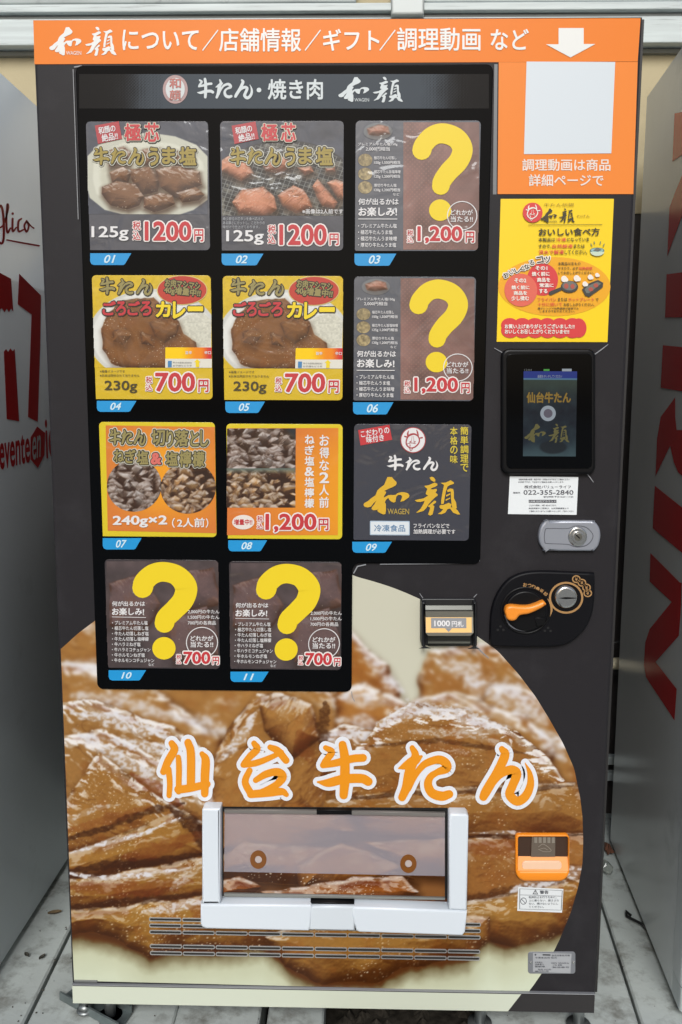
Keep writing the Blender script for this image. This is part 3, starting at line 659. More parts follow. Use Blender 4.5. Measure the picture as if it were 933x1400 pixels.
# ================================================================ the meat vending machine
vm = thing('vending_machine',(0,.38,0),'dark brown frozen beef vending machine with orange banner and large meat print','vending machine')
M_DOOR = mat('dark_brown_door', (40,38,41), .45, .0, .2, var=.22, vscale=900, bump=.12, bscale=700, dirt=(62,61,64), dscale=7, dthr=.52, damt=.3)
M_BODY = mat('black_body', (38,36,36), .5)
M_PANEL = mat('gloss_black_acrylic', (8,9,11), .06, spec=.09)
M_EDGE = mat('clear_edge', (150,152,156), .2, spec=.5)
M_WHITE = mat('white_plastic', (222,230,238), .32, spec=.45)
M_SILVER = mat('satin_silver', (176,180,190), .32, .55, .5)
M_CHROME = mat('bright_metal', (205,205,203), .18, .95)
M_BLACKP = mat('black_plastic', (14,14,16), .35, spec=.2)
M_PIC = picture_mat('printed_picture', .32, .35)
M_CARD = picture_mat('printed_card', .3, .4, 0, .5)
W = ink('#f2efea'); 
BASE_Z = float(F(450,1357)[1]); X0,X1 = -.515,.515
def door_edge_x(py,side):
    return None
q = MB(); q.box((-.512,.062,BASE_Z+.002),(.512,.80,H_TOP-.004), M_BODY); q.build('cabinet', vm)
q = MB(); q.prism([(-.516,BASE_Z+.003),(.516,BASE_Z+.003),(.516,H_TOP+.002),(-.516,H_TOP+.002)], M_DOOR, -.06, 0, .006)
q.prism([(-.5185,BASE_Z+.004),(-.5165,BASE_Z+.004),(-.5165,H_TOP+.001),(-.5185,H_TOP+.001)], M_BODY, -.06, -.012)
q.prism([(.5165,BASE_Z+.004),(.5215,BASE_Z+.004),(.5215,H_TOP+.001),(.5165,H_TOP+.001)], M_BODY, -.06, -.010)
door = q.build('door', vm)
# legs and kick strip
for px in (150,655,788):
    x = float(ground_at(px,1394)[0]); q = MB(); q.tube([(x,.022,.004),(x,.022,.075)],.011,MATS['galvanised'],14); q.tube([(x,.022,-.003),(x,.022,.006)],.024,MATS['galvanised'],18); q.tube([(x,.022,.045),(x,.022,.052)],.016,MATS['galvanised'],6); q.build('leg', vm)
for x in (-.44,.44):
    q = MB(); q.tube([(x,.64,-.003),(x,.64,.075)],.012,MATS['galvanised'],12); q.build('leg', vm)
zk0,zk1 = float(F(450,1376)[1]),float(F(450,1348)[1])
q = MB(); xd = float(F(712,1362)[0]); xd2 = float(F(694,1380)[0])
GREEN = mat('pale_green_print',(210,216,198),.35,spec=.4)
q.prism([(-.514,zk0),(.513,zk0),(.513,zk1-.003),(-.514,zk1-.003)], M_BODY, -.10, .005, .003)
q.poly([(-.5135,zk0+.001),(xd2,zk0+.001),(xd,zk1-.006),(-.5135,zk1-.006)], GREEN, .0055); q.poly([(xd2+.001,zk0+.001),(.5125,zk0+.001),(.5125,zk1-.006),(xd+.001,zk1-.006)], mat('skirt_dark',(44,41,42),.4), .0055)
q.prism([(-.514,zk1-.004),(.513,zk1-.004),(.513,zk1-.0025),(-.514,zk1-.0025)], M_EDGE, 0, .0062)
q.build('kick_strip', vm)
q = MB(); P0,P1 = [float(v) for v in F(102,1339)],[float(v) for v in F(134,1342)]
q.prism(rrect(P0[0],-P0[1],P1[0],-P0[1]+.0045,.002), mat('hinge_metal',(130,132,130),.4,.5), 0, .003, .0008, lambda a,b:(np.asarray(a),-np.asarray(b))); q.build('hinge_plate', vm)
# ---- banner
q = MB(); OR = mat('orange_print',(243,134,48),.4,spec=.22)
q.poly([(46,28),(876,25),(872,84.3),(47.5,88)], OR, .0006, PX); ban = q.build('banner', vm)
q = MB(); BW = mat('banner_white',(236,236,232),.4)
logo(q, PX, (68,37,160,77), BW, .0012, BW)
T(q,'について',PX,(168,41,272,69),BW,.0012,.016); T(q,'／',PX,(277,41,299,70),BW,.0012,.01); T(q,'店舗情報',PX,(300,39,412,71),BW,.0012,.014)
T(q,'／',PX,(417,41,439,70),BW,.0012,.01); T(q,'ギフト',PX,(442,40,519,70),BW,.0012,.016); T(q,'／',PX,(519,41,541,70),BW,.0012,.01); T(q,'調理動画',PX,(543,38,657,70),BW,.0012,.014); T(q,'など',PX,(671,40,723,69),BW,.0012,.016)
q.poly([(763.7,38.8),(798,38.8),(798,60.6),(814,60.6),(780,79),(746.5,61),(763.7,61)],BW,.0012,PX)
q.build('lettering', ban)
q = MB(); q.poly([(682,85.4),(872,84.9),(866,265.5),(680.5,265.5)], mat('orange_print_panel',(245,140,56),.4,spec=.25), .0009, PX)
inf = q.build('information_panel', vm)
q = MB(); q.poly([(720,84.6),(841,85.2),(835.7,210),(716.4,211)], mat('label_white',(216,224,230),.4), .0015, PX); q.build('blank_square', inf)
q = MB(); PK = mat('panel_text',(240,226,216),.4)
T(q,'調理動画は商品',PX,(714,217.5,834.5,234),PK,.0015,.016); T(q,'詳細ページで',PX,(723,238.6,825,255),PK,.0015,.016); q.build('lettering', inf)
q = MB(); q.poly([(676,88),(680.5,88),(679,266),(674,266)], mat('grey_seam',(120,122,124),.4), .0008, PX); q.build('trim_strip', vm)
# ---- the meat print
WX0,WY0,WW,WH = 75,775,740,610
ART = wrap_art(WX0,WY0,WW,WH)
ART = 255*(ART/255)**1.07; ART = np.clip(ART.mean(-1,keepdims=True)+(ART-ART.mean(-1,keepdims=True))*1.1,0,255)     # print contrast
RIGHT = np.array([(783,455),(785,470),(787,483),(797,519),(806,545),(819,575),(840,612),(868,650),(889,680),(922.5,710),(952.5,732.6),(982.5,751),(1016,770),(1050,785),(1091,793.5),(1117,796.5),(1149.5,797.5),(1180,796.5),(1211,791),(1246,781),(1285,765),(1319,747),(1346,727),(1360,714)],float)
def wrap_outline(gu,gv):
    py = 786+gv*(1351-786)
    ys = RIGHT[:,0]; xr = np.interp(py,ys,RIGHT[:,1])
    k = np.ones(9)/9
    col = xr[:,0]; pad = np.pad(col,4,mode='edge'); sm = np.convolve(pad,k,'valid'); xr = np.repeat(sm[:,None],gu.shape[1],1)
    xe = np.interp(py,[700,1357],[76.2,102.0])
    xl_arc = np.interp(py,[786,800,820,848,866,886,890],[330,250,185,131,107,85,60])
    xl = np.maximum(xe,xl_arc)
    X = xl+(xr-xl)*gu
    yy = py + np.interp(X,[100,815],[-10.5,7.0])*np.clip((py-1290)/61,0,1)     # the lower edge follows the door
    return X,yy,(X-WX0)/(WW-1),(yy-WY0)/(WH-1)
wr = picture('meat_print', vm, PX, (0,0,1,1), ART, .0007, picture_mat('meat_print_film',.3,.25), nx=620, ny=500, outline=wrap_outline)
q = MB(); BIGO = mat('letter_orange',(238,150,20),.35); BIGW = mat('letter_border',(232,234,240),.35)
MC = lambda x,y: PX(np.asarray(x)/3.332+200, np.asarray(y)/3.336+1000)
for gname in BRUSH: brush(q, gname, BIGW, .0013, MC, None, 18)
for gname in BRUSH: brush(q, gname, BIGO, .0021, MC)
q.build('lettering', wr)
# ---- black selection panel
def fx(px,py): a,b = F(px,py); return float(a),float(b)
xl_,zt_ = -.4435,fx(388,90)[1]; xr_ = .2675; zn = fx(570,770)[1]; xn = .0345; zb_ = fx(300,943)[1]
def arc(cx,cz,r,a0,a1,n=7): return [(cx+r*math.cos(R_(a0+(a1-a0)*k/(n-1))),cz+r*math.sin(R_(a0+(a1-a0)*k/(n-1)))) for k in range(n)]
r_ = .012
PAN = arc(xl_+r_,zb_+r_,r_,270,180)[::-1]
PAN = arc(xl_+r_,zb_+r_,r_,180,270)+arc(xn-r_,zb_+r_,r_,270,360)+[(xn,zn-.02)]+arc(xn+.014,zn-.014,.014,180,90)+arc(xr_-r_,zn+r_,r_,270,360)+arc(xr_-r_,zt_-r_,r_,0,90)+arc(xl_+r_,zt_-r_,r_,90,180)
q = MB(); q.prism(PAN, M_PANEL, 0, .005, .0018); 
pan = q.build('selection_panel', vm)
for a,b,wd in (((101,96),(108,300),1.0),((103,92.5),(112,91),1.6),((655,766),(648,769),1.8),((640,770),(520,771),1.0),((484,783),(489,774),1.6),((489,774),(500,771.5),1.6)):
    S = MB(); stroke(S,[(a[0],a[1],wd),((a[0]+b[0])/2,(a[1]+b[1])/2,wd),(b[0],b[1],wd)],M_EDGE,.0030,PX,k=2); S.build('film_edge',vm)
for P in ([(481,945,.8),(482,952,1),(485,958,.6)],[(690,484,1.2),(676,476,.8)],[(811,486,1.4),(822,478,1.4),(831,471,.8)],[(800,645,1.0),(806,652,1.2),(811,659,.8)],[(578,817,1),(574,811,.8)],[(648,816,1),(652,812,.8)],[(650,882,1.4),(658,890,1.4),(668,899,1.0)]): S = MB(); stroke(S,P,M_EDGE,.0024,PX,k=3); S.build('cut_mark',vm)
# header strip with dotted fade
hx = np.linspace(110,665,555)[None,:]; hy = np.linspace(103,150,47)[:,None]
gr = np.minimum(sst(120,235,hx),sst(668,560,hx))*np.ones_like(hy)
dot = (np.cos(hx*2*np.pi/4.2)*np.cos(hy*2*np.pi/4.2)+1)/2
gg = np.clip(np.where(gr<.97,sst(1-gr-.22,1-gr+.22,dot)*np.clip(gr*1.25,0,1),1),0,1)
hd = (14,15,17)+gg[...,None]*(np.array((72,80,88))-(14,15,17))
hs = picture('header_strip', pan, PX, (110,103,668,150), hd, .0056, picture_mat('header_print',.12,.2), nx=400, ny=44)
q = MB(); HW = mat('header_white',(206,214,216),.4)
q.poly(ell(241,124,17,19.5),mat('seal_rim',(172,140,138),.4),.0062,PX); q.poly(ell(241,124,13,15.5),mat('seal_white',(206,210,210),.4),.0067,PX)
SR = mat('seal_red',(184,104,94),.4); T(q,'和',PX,(233,109,249,123),SR,.0072,.03); T(q,'顔',PX,(233,125,249,139),SR,.0072,.02)
gyutan(q,PX,[(271,108,294,137),(296,110,319,137),(321,110,347,138)],HW,.0062); q.poly(ell(355,125,3.2),HW,.0062,PX)
T(q,'焼き肉',PX,(367,110,442,138),HW,.0062,.022); logo(q,PX,(463,107,551,142),HW,.0062,HW)
q.build('lettering', hs)
# ---- product labels
def rect_of(tl,tr,br,bl):
    a,b,c,d = fx(*tl),fx(*tr),fx(*br),fx(*bl); return ((a[0]+d[0])/2,(c[1]+d[1])/2,(b[0]+c[0])/2,(a[1]+b[1])/2)
CARDS = {1:((119,168),(285,167),(289,342),(125,344)),2:((302,167),(470,167),(470,343),(304,344)),3:((487,167),(657,166),(653,344),(485,344)),4:((126,377),(289,377),(292,546),(134,546)),5:((305,378),(469,378),(469,547),(308,547)),6:((485,379),(651,379),(646,548),(483,548)),7:((136,576),(294,578),(298,734),(143,732)),8:((310,580),(469,579),(468,737),(313,735)),9:((485,580),(645,580),(640,738),(483,738)),10:((144,763),(299,766),(302,914),(150,911)),11:((314,767),(467,767),(467,915),(316,913))}
VIEW = {1:((45,40),(862,38),(875,893),(72,895)),2:((33,36),(862,35),(860,897),(45,898)),3:((42,33),(880,32),(860,900),(38,902)),4:((55,30),(855,33),(875,858),(92,858)),7:((30,25),(850,40),(870,853),(65,840)),8:((50,42),(872,48),(872,862),(68,856)),9:((20,52),(853,55),(828,868),(18,868)),10:((48,42),(868,52),(886,835),(80,832))}
SAME = {5:4,6:3,11:10}
WD = .0064                     # print depth of the cards
TAGB = mat('number_blue',(24,150,214),.35); TAGT = mat('number_white',(206,232,244),.4)
LAB = {1:'dark label with brown beef pieces on a pale plate',2:'dark label with pink beef pieces grilling on a wire net',3:'washed red and grey mystery label with a tall yellow question mark',4:'yellow curry label in the left column',5:'yellow curry label in the middle column',6:'red and grey mystery label of the second row',7:'orange label with two round meat pictures',8:'orange label with a square meat picture at its left',9:'charcoal label with gold brush characters',10:'dark mystery label of the bottom row at the left',11:'dark mystery label of the bottom row beside the notch'}
def grid_xy(w,h): return np.mgrid[0:h,0:w].astype(float)[::-1]
def sub(P,k): return [(a/k,b/k) for a,b in P]
def strips(img,X,Y,reg,n,seed,col,dark,rad):
    rr = random.Random(seed); x0,y0,x1,y1 = reg
    for i in range(n):
        cx,cy = rr.uniform(x0,x1),y0+(y1-y0)*((i+rr.random())/n); r = rad*rr.uniform(.6,1.2); a0 = rr.random()*6; f = rr.uniform(.3,.8)
        P = []
        for k in range(7):
            a = a0+6.283*k/7; rx = r*rr.uniform(.7,1.2); x_,y_ = rx*math.cos(a),rx*f*math.sin(a); t = rr.uniform(-.1,.1)+a0; P.append((cx+x_*math.cos(a0)-y_*math.sin(a0),cy+x_*math.sin(a0)*.8+y_*math.cos(a0)))
        fc = rr.uniform(.8,1.18); c = [v*fc for v in col]
        chunk(img,X,Y,P,a0,c,dark,seed*31+i,5,.34,.2,.6,3,1.,.0,.8,.5,(1,1,1),1.6)
    return img
def fill(c,X): return np.zeros(X.shape+(3,))+np.array(c,float)
def art1(x0,y0,x1,y1,k):
    w,h = int((x1-x0)/k),int((y1-y0)/k); X,Y = grid_xy(w,h); q_ = lambda P:[((a-x0)/k,(b-y0)/k) for a,b in P]
    return X,Y,q_
def border(img, r): return img
def art_plate(box,k=3.):
    X,Y,q_ = art1(*box,k); A = fill((70,74,86),X); A = A*(1+.35*(fbm(X/40,Y/40,3,3)-.5))[...,None]
    d = sdpoly(X,Y,q_([(460,110),(640,135),(780,190),(870,280),(890,420),(870,540),(760,620),(640,660),(330,660),(170,620),(70,540),(40,420),(50,270),(130,190),(280,130)]))
    A = mix(A,(196,196,180),sst(-1,2,d)); A = mix(A,(212,212,196),sst(14,20,d)); A = mix(A,(186,184,164),sst(26,40,d)*.6)
    c,dk = (124,86,58),(62,38,24)
    for i,P in enumerate([[(190,230),(300,200),(360,260),(330,330),(200,340)],[(420,220),(540,210),(560,330),(430,330)],[(620,220),(740,240),(760,340),(640,330)],[(200,370),(290,330),(350,370),(330,450),(220,440)],[(340,350),(470,330),(540,420),(520,500),(420,520),(350,450)],[(500,350),(640,330),(800,360),(820,450),(760,480),(640,540),(540,470)],[(640,500),(780,470),(840,520),(800,560),(680,570)],[(150,460),(250,430),(380,450),(430,530),(400,590),(320,615),(210,590),(150,510)],[(430,530),(540,500),(620,520),(640,580),(590,610),(500,635),(430,600)]]):
        chunk(A,X,Y,q_(P),.4*(i%3-1),c,dk,60+i,12,.40,.3,.8,3,.8,.15,1.,.55,(1,1,1))
    return A
def art_grill(box,k=3.):
    X,Y,q_ = art1(*box,k); A = fill((64,68,80),X); A = A*(1+.5*(fbm(X/26,Y/26,8,4)-.5))[...,None]
    e = ((X-140)/175)**2+((Y-170)/130)**2; A = mix(A,(40,40,42),sst(1.05,.98,e)); A = mix(A,(128,124,112),sst(.50,.62,fbm(X/14,Y/10,12,4))*sst(1,.9,e)*.7)
    u,v = X*.93+Y*.36,Y*.95-X*.28
    A = mix(A,(150,152,148),np.maximum(sst(.86,.97,np.cos(u*2*np.pi/11)),sst(.86,.97,np.cos(v*2*np.pi/9)))*sst(1,.95,e)*.75)
    for i,P in enumerate([[(30,300),(110,250),(200,280),(260,380),(180,430),(40,370)],[(320,320),(380,250),(480,270),(510,330),(440,380),(340,370)],[(550,340),(640,330),(660,370),(600,395)],[(730,340),(800,330),(800,370),(740,370)],[(110,570),(180,480),(330,465),(400,540),(415,620),(320,670),(160,650)],[(415,520),(520,455),(590,480),(640,560),(650,610),(540,640),(450,600)],[(650,470),(690,415),(760,490),(820,570),(800,610),(720,600)],[(740,440),(800,415),(870,440),(870,560),(810,540)]]):
        chunk(A,X,Y,q_(P),-.5,(206,140,110),(132,74,50),120+i,12,.25,.6,1.1,3,.8,.4,1.,.55,(1,1,1))
    return A
def art_curry(box,k=3.):
    X,Y,q_ = art1(*box,k); A = fill((214,180,36),X); A = A*(1+.10*(fbm(X/9,Y/9,3,2)-.5))[...,None]
    e = ((X-(470-box[0])/k)/145)**2+((Y-(430-box[1])/k)/103)**2
    A = mix(A,(206,206,200),sst(1.02,.98,e)); A = mix(A,(226,226,220),sst(.92,.84,e))
    d = sdpoly(X+(fbm(X/16,Y/16,2,3)-.5)*10,Y,q_([(640,330),(700,290),(800,270),(860,330),(860,500),(760,510),(680,440)])); A = mix(A,np.array((206,204,188))*(1+0),sst(-2,3,d)); A = A*(1-.22*(fbm(X/4,Y/3,77,3)-.5)*sst(0,4,d))[...,None]
    chunk(A,X,Y,q_([(120,380),(170,280),(260,190),(470,180),(560,260),(640,330),(680,420),(760,480),(780,560),(700,640),(330,660),(190,620),(130,520)]),.3,(128,82,42),(84,48,22),140,16,.12,.6,.4,5,.4,.4,1.,.4,(1,1,1))
    for i,P in enumerate([[(450,340),(540,310),(640,350),(630,420),(540,480),(470,420)],[(190,400),(280,370),(330,430),(280,500),(200,470)],[(380,400),(470,420),(480,500),(390,480)]]): chunk(A,X,Y,q_(P),.3,(124,80,42),(72,42,20),150+i,16,.15,.6,.5,5,.4,.3,1.,.4,(1,1,1))
    return A
def art_stripgrey(w,h,seed,c,dk,bg_):
    X,Y = grid_xy(w,h); A = fill(bg_,X); strips(A,X,Y,(-5,-5,w+5,h+5),int(w*h/120),seed,c,dk,19); return A
def art_dots(w,h):
    X,Y = grid_xy(w,h); A = fill((126,94,88),X); A = A*(1+.5*(fbm(X/40,Y/50,5,3)-.5))[...,None]
    A = mix(A,(164,118,102),(sst(.35,1,np.cos(X*2*np.pi/9)*np.cos(Y*2*np.pi/9))*.6)*sst(1.05,.3,X/w)); return A
def art_raw(w,h):
    X,Y = grid_xy(w,h); A = fill((78,66,66),X); A = A*(1+.55*(fbm(X/30,Y/30,9,4)-.5))[...,None]
    for i,P in enumerate([[(w*.02,h*.2),(w*.3,h*.12),(w*.5,h*.4),(w*.3,h*.7),(w*.02,h*.6)],[(w*.55,h*.1),(w*.95,h*.06),(w*1.05,h*.4),(w*.7,h*.45)],[(w*.5,h*.5),(w*.9,h*.42),(w*1.05,h*.9),(w*.6,h*.95)]]):
        chunk(A,X,Y,P,.9,(104,82,80),(74,60,60),170+i,16,.10,.1,1.2,5,.3,.3,1.,.5,(1,1,1))
    return A
RD,RDB = mat('price_red',(196,52,58),.4),mat('price_border',(240,232,228),.4)
GOLD,GLB,INKD = mat('title_gold',(160,140,62),.4),mat('title_pale',(206,204,186),.4),mat('title_dark',(52,44,34),.4)
KINC = mat('title_khaki',(150,138,84),.4); YEL = mat('mark_yellow',(240,210,30),.4); LW_ = mat('label_text_white',(228,226,226),.4)
def price(S,M,box_tax,box_num,num,box_yen,m=RD,b=RDB,th=9):
    w = WD+.0012
    x0,y0,x1,y1 = box_tax; h = (y1-y0)/2
    T(S,'税',M,(x0,y0,x1,y0+h*.94),m,w,.01,out=(b,th*.6)); T(S,'込',M,(x0,y0+h*1.06,x1,y1),m,w,.01,out=(b,th*.6))
    T(S,num,M,box_num,m,w,.03,out=(b,th)); T(S,'円',M,box_yen,m,w,.022,out=(b,th*.8))
def qmark(M,parent,pts,dot):
    S = MB(); stroke(S,pts,YEL,WD+.001,M,k=8); S.poly(ell(*dot),YEL,WD+.001,M); S.build('question_mark',parent)
def mystery_small(S,M,items,x,y0,dy,h,wd):
    for i,t in enumerate(items):
        T(S,t,M,(x,y0+i*dy,x+wd[i],y0+i*dy+h),LW_,WD+.0012,.012)
def num_tag(S_parent,n,M4):
    S = MB(); S.poly(M4,TAGB,.0056,PX); xs=[p[0] for p in M4]; ys=[p[1] for p in M4]
    x0,x1 = min(xs),max(xs); wdt = x1-x0
    T(S,'%02d'%n,PX,(x0+wdt*.34,min(ys)+2.4,x0+wdt*.62,max(ys)-2.6),TAGT,.0062,.02,.28); S.build('number_tag',S_parent)
TAGS = {1:(125,347,181,363),2:(304,347.5,361,363.5),3:(485,347.5,542,364),4:(134,548,188,563),5:(309,549,363,564.5),6:(483,550,538,566.5),7:(142,735,195,750.5),8:(313,738,366,753),9:(482,740,536,755),10:(150,915,201,929),11:(316,917,368,931)}
for n in range(1,12):
    src = SAME.get(n,n); rect = rect_of(*CARDS[n]); M = Quad(rect,*VIEW[src]); v = VIEW[src]
    bgc = {1:(70,72,82),2:(66,69,80),3:(84,88,98),4:(214,180,36),7:(222,198,36),8:(224,200,36),9:(62,63,72),10:(60,52,54)}[src]
    S = MB(); rr = .0075
    x0,z0,x1,z1 = rect
    S.prism(arc(x0+rr,z1-rr,rr,90,180)+[(x0,z0)]*1+arc(x1-rr,z0+rr,rr,270,360)+arc(x1-rr,z1-rr,rr,0,90) if src not in (3,9,10) else arc(x0+rr,z1-rr,rr,90,180)+arc(x0+rr*.4,z0+rr*.4,rr*.4,180,270)+arc(x1-rr,z0+rr,rr,270,360)+arc(x1-rr,z1-rr,rr,0,90), mat('card_%d'%src,bgc,.22,spec=.55), .004, WD-.0002, .0003)
    cm = S.mats[0]; wrinkles(cm.node_tree.nodes,cm.node_tree.links,cm.node_tree.nodes['Principled BSDF'],.5) if n == src else None
    card = S.build('product_label', vm, LAB[n]); CL = (x0,z0,x1,z1,rr)
    t0,t1,t2,t3 = TAGS[n]; num_tag(card,n,[(t0,t1),(t2,t1),(t2-(t2-t0)*.16,t3-1),(t2-(t2-t0)*.2,t3),(t0+5,t3),(t0+1.5,t3-1.5),(t0,t3-5)])
    L = MB(); w = WD+.0012
    if src in (1,2):
        bx = (58,44,858,652) if src == 1 else (46,44,858,662)
        picture('picture',card,M,bx,(art_plate if src==1 else art_grill)(bx),WD+.0002,M_CARD,clip=CL)
        dx = 0 if src==1 else 4
        L.poly([(108+dx,68),(268+dx,40),(290+dx,155),(128+dx,188)],mat('sticker_red',(178,58,64),.4),w,M)
        T(L,'和顔の',M,(132+dx,70,246+dx,118),LW_,w+.0006,.02,rot=-10); T(L,'絶品!!',M,(154+dx,118,262+dx,168),LW_,w+.0006,.02,rot=-10)
        T(L,'極',M,(306+dx,56,418+dx,172),RD,w,.03,out=((INKD,9),(GLB,5))); T(L,'芯',M,(438+dx,50,538+dx,176),RD,w,.03,out=((INKD,9),(GLB,5)))
        gyutan(L,M,[(98+dx,208,208+dx,330),(216+dx,214,318+dx,322),(330+dx,212,438+dx,332)],GOLD,w,((GLB,11),(INKD,5)))
        for ch,b in (('う',(466,212,536,334)),('ま',(556,210,646,322)),('塩',(672,208,786,330))): T(L,ch,M,(b[0]+dx,b[1],b[2]+dx,b[3]),GOLD,w,.035,out=((GLB,13),(INKD,7)))
        if src==1:
            T(L,'125g',M,(84,734,332,832),LW_,w,.02); price(L,M,(360,700,412,826),(440,700,752,832),'1200',(770,752,832,836))
        else:
            for i,t in enumerate(('希少部位の芯タンを食べ応えの','ある厚さにカットし、こだわりの','味付けで仕上げております。')): T(L,t,M,(54,674+i*27,(325,335,300)[i],696+i*27),mat('small_print_grey',(170,172,176),.4),w,.008)
            T(L,'※画像は2人前です',M,(586,618,858,650),LW_,w,.012); T(L,'125g',M,(76,760,328,860),LW_,w,.02); price(L,M,(356,726,408,852),(432,722,750,862),'1200',(768,782,830,862))
    elif src == 3:
        picture('picture',card,M,(362,44,868,892),art_dots(150,250),WD+.0002,M_CARD,clip=CL)
        X,Y = grid_xy(60,40); A = fill((88,92,102),X); A = mix(A,(120,124,128),sst(1,.9,((X-30)/29)**2+((Y-20)/19)**2)); chunk(A,X,Y,[(8,14),(30,4),(50,10),(54,26),(30,32),(12,28)],.2,(180,122,100),(126,76,60),3,8,.2,.2,1,2,.3,.3,1.,.4,(1,1,1)); A = A*.9+8
        picture('picture',card,M,(90,44,290,160),A,WD+.0004,M_CARD,disk=True)
        for i,yc in enumerate((292,384,474)):
            X,Y = grid_xy(40,34); A = fill((150,134,98),X)*(.55+.9*fbm(X/5,Y/6,200+i,4))[...,None]; A = mix(A,(88,76,60),sst(.85,1.02,((X-20)/20)**2+((Y-17)/17)**2)); picture('picture',card,M,(58,yc-42,154,yc+42),A,WD+.0004,M_CARD,disk=True)
        T(L,'プレミアム牛たん塩150g',M,(58,178,322,202),LW_,w,.008); T(L,'2,000円相当',M,(110,206,270,234),LW_,w,.01)
        for a,b,y in (('極芯牛たん切落し','150g 1,500円相当',268),('極芯牛たん旨塩味噌','125g 1,200円相当',360),('厚切り牛たん塩','120g 1,200円相当',450)):
            T(L,a,M,(166,y,316 if y!=360 else 342,y+22),LW_,w,.008); T(L,b,M,(166,y+30,340,y+56),LW_,w,.012)
        T(L,'など',M,(292,512,336,530),LW_,w,.008)
        T(L,'何が出るかは',M,(62,548,330,592),LW_,w,.022); T(L,'お楽しみ!',M,(62,606,320,668),LW_,w,.03); L.poly([(60,684),(322,684),(322,689),(60,689)],LW_,w,M)
        mystery_small(L,M,('・プレミアム牛たん塩','・極芯牛たんうま塩','・極芯牛たんうま味噌','・厚切り牛たんうま塩'),60,718,43,30,(258,230,258,254))
        L.frame(ell(755,663,101,98),ell(755,663,95,92),LW_,w,w+.0001,M)
        T(L,'どれかが',M,(678,622,826,660),LW_,w,.016); T(L,'当たる!!',M,(678,666,826,706),LW_,w,.016)
        qmark(M,card,[(485,228,128),(500,190,126),(555,135,128),(630,118,132),(715,150,134),(756,220,136),(730,300,132),(665,370,128),(622,430,122),(612,465,118)],(608,626,74,72))
        price(L,M,(388,760,428,846),(456,734,756,850),'1,200',(778,770,836,844),th=9)
    elif src == 4:
        bx = (66,44,862,644); picture('picture',card,M,bx,art_curry(bx),WD+.0002,M_CARD,clip=CL)
        gyutan(L,M,[(112,44,218,160),(234,56,340,160),(358,56,466,166)],KINC,w,((INKD,6),))
        for ch,b in (('ご',(132,202,222,296)),('ろ',(222,202,290,298)),('ご',(300,202,384,296)),('ろ',(386,202,462,298))): T(L,ch,M,b,RD,w,.04,out=((INKD,7),))
        for ch,b in (('カ',(490,204,590,308)),('レ',(604,204,690,318)),('ー',(704,236,808,270))): T(L,ch,M,b,YEL,w,.04,out=((INKD,7),))
        L.poly(ell(665,130,170,98),mat('badge_rim',(214,190,120),.4),w-.0006,M); L.poly(ell(665,130,164,92),mat('badge_red',(190,60,44),.4),w-.0003,M)
        T(L,'お肉マシマシ',M,(550,66,786,122),KINC,w,.035,rot=6,out=((INKD,6),)); T(L,'40g増量中!!',M,(544,114,790,170),KINC,w,.035,rot=6,out=((INKD,6),))
        X,Y = grid_xy(40,10); t = X/39; A = mix(mix(fill((250,205,20),X),(240,140,30),sst(.3,.7,t)),(205,50,60),sst(.75,1,t)); picture('picture',card,M,(556,508,866,584),A,WD+.0008,M_PIC)
        L.poly([(556,584),(868,584),(868,644),(556,644)],mat('strip_white',(224,220,206),.4),WD+.0007,M); T(L,'旨辛',M,(692,532,734,554),LW_,w,.02); T(L,'辛口',M,(818,532,862,554),LW_,w,.02)
        L.poly([(574,598),(600,598),(600,640),(574,640)],mat('strip_blue',(70,130,180),.4),w,M); L.poly([(770,586),(792,606),(784,606),(784,640),(760,640),(760,606),(750,606)],YEL,w,M)
        GR = mat('small_print_dark',(96,84,40),.5); GR2 = mat('strip_text',(130,130,126),.5)
        T(L,'辛さの目安(当社比)',M,(608,604,734,618),GR2,w,.006); T(L,'お子様もどうぞ',M,(608,624,734,636),GR2,w,.006)
        T(L,'※画像イメージです',M,(118,660,286,678),GR,w,.008); T(L,'※白米は同封されておりません',M,(118,688,384,706),GR,w,.008)
        T(L,'230g',M,(150,732,370,816),mat('weight_dark',(72,62,28),.4),w,.016); price(L,M,(428,704,470,800),(490,676,758,806),'700',(780,724,848,808))
    elif src == 7:
        X,Y = grid_xy(60,60); A = mix(fill((214,122,52),X),(240,158,30),sst(.0,.9,1-np.abs(X/60-.55)*1.6)*sst(1.2,.3,np.abs(Y/60-.45)*2)); 
        o7 = lambda gu,gv:(78+(100-78)*gv+gu*((850-78)*(1-gv)+(868-100)*gv), 50+22*gu+gv*((800-50)*(1-gu)+(825-72)*gu),gu,gv)
        picture('picture',card,M,(0,0,1,1),A,WD+.0002,M_CARD,outline=o7)
        picture('picture',card,M,(92,290,478,664),art_stripgrey(110,100,31,(138,122,112),(58,48,48),(44,40,42)),WD+.0006,M_CARD,disk=True)
        picture('picture',card,M,(472,312,862,682),art_stripgrey(110,100,37,(164,122,76),(74,50,34),(46,38,36)),WD+.0006,M_CARD,disk=True)
        o = ((GLB,12),(INKD,6))
        gyutan(L,M,[(108,72,190,190),(194,80,272,188),(280,82,364,196)],KINC,w,o)
        for ch,b in (('切',(406,84,502,196)),('り',(510,90,560,206)),('落',(570,90,668,204)),('と',(680,98,740,206)),('し',(750,92,808,208)),('ね',(140,220,214,310)),('ぎ',(220,222,296,318)),('塩',(304,230,386,328)),('塩',(508,240,594,340)),('檸',(604,236,690,350)),('檬',(698,240,782,350))): T(L,ch,M,b,KINC,w,.03,out=o)
        T(L,'&',M,(402,246,478,330),mat('amp_red',(216,110,100),.4),w,.05,out=o)
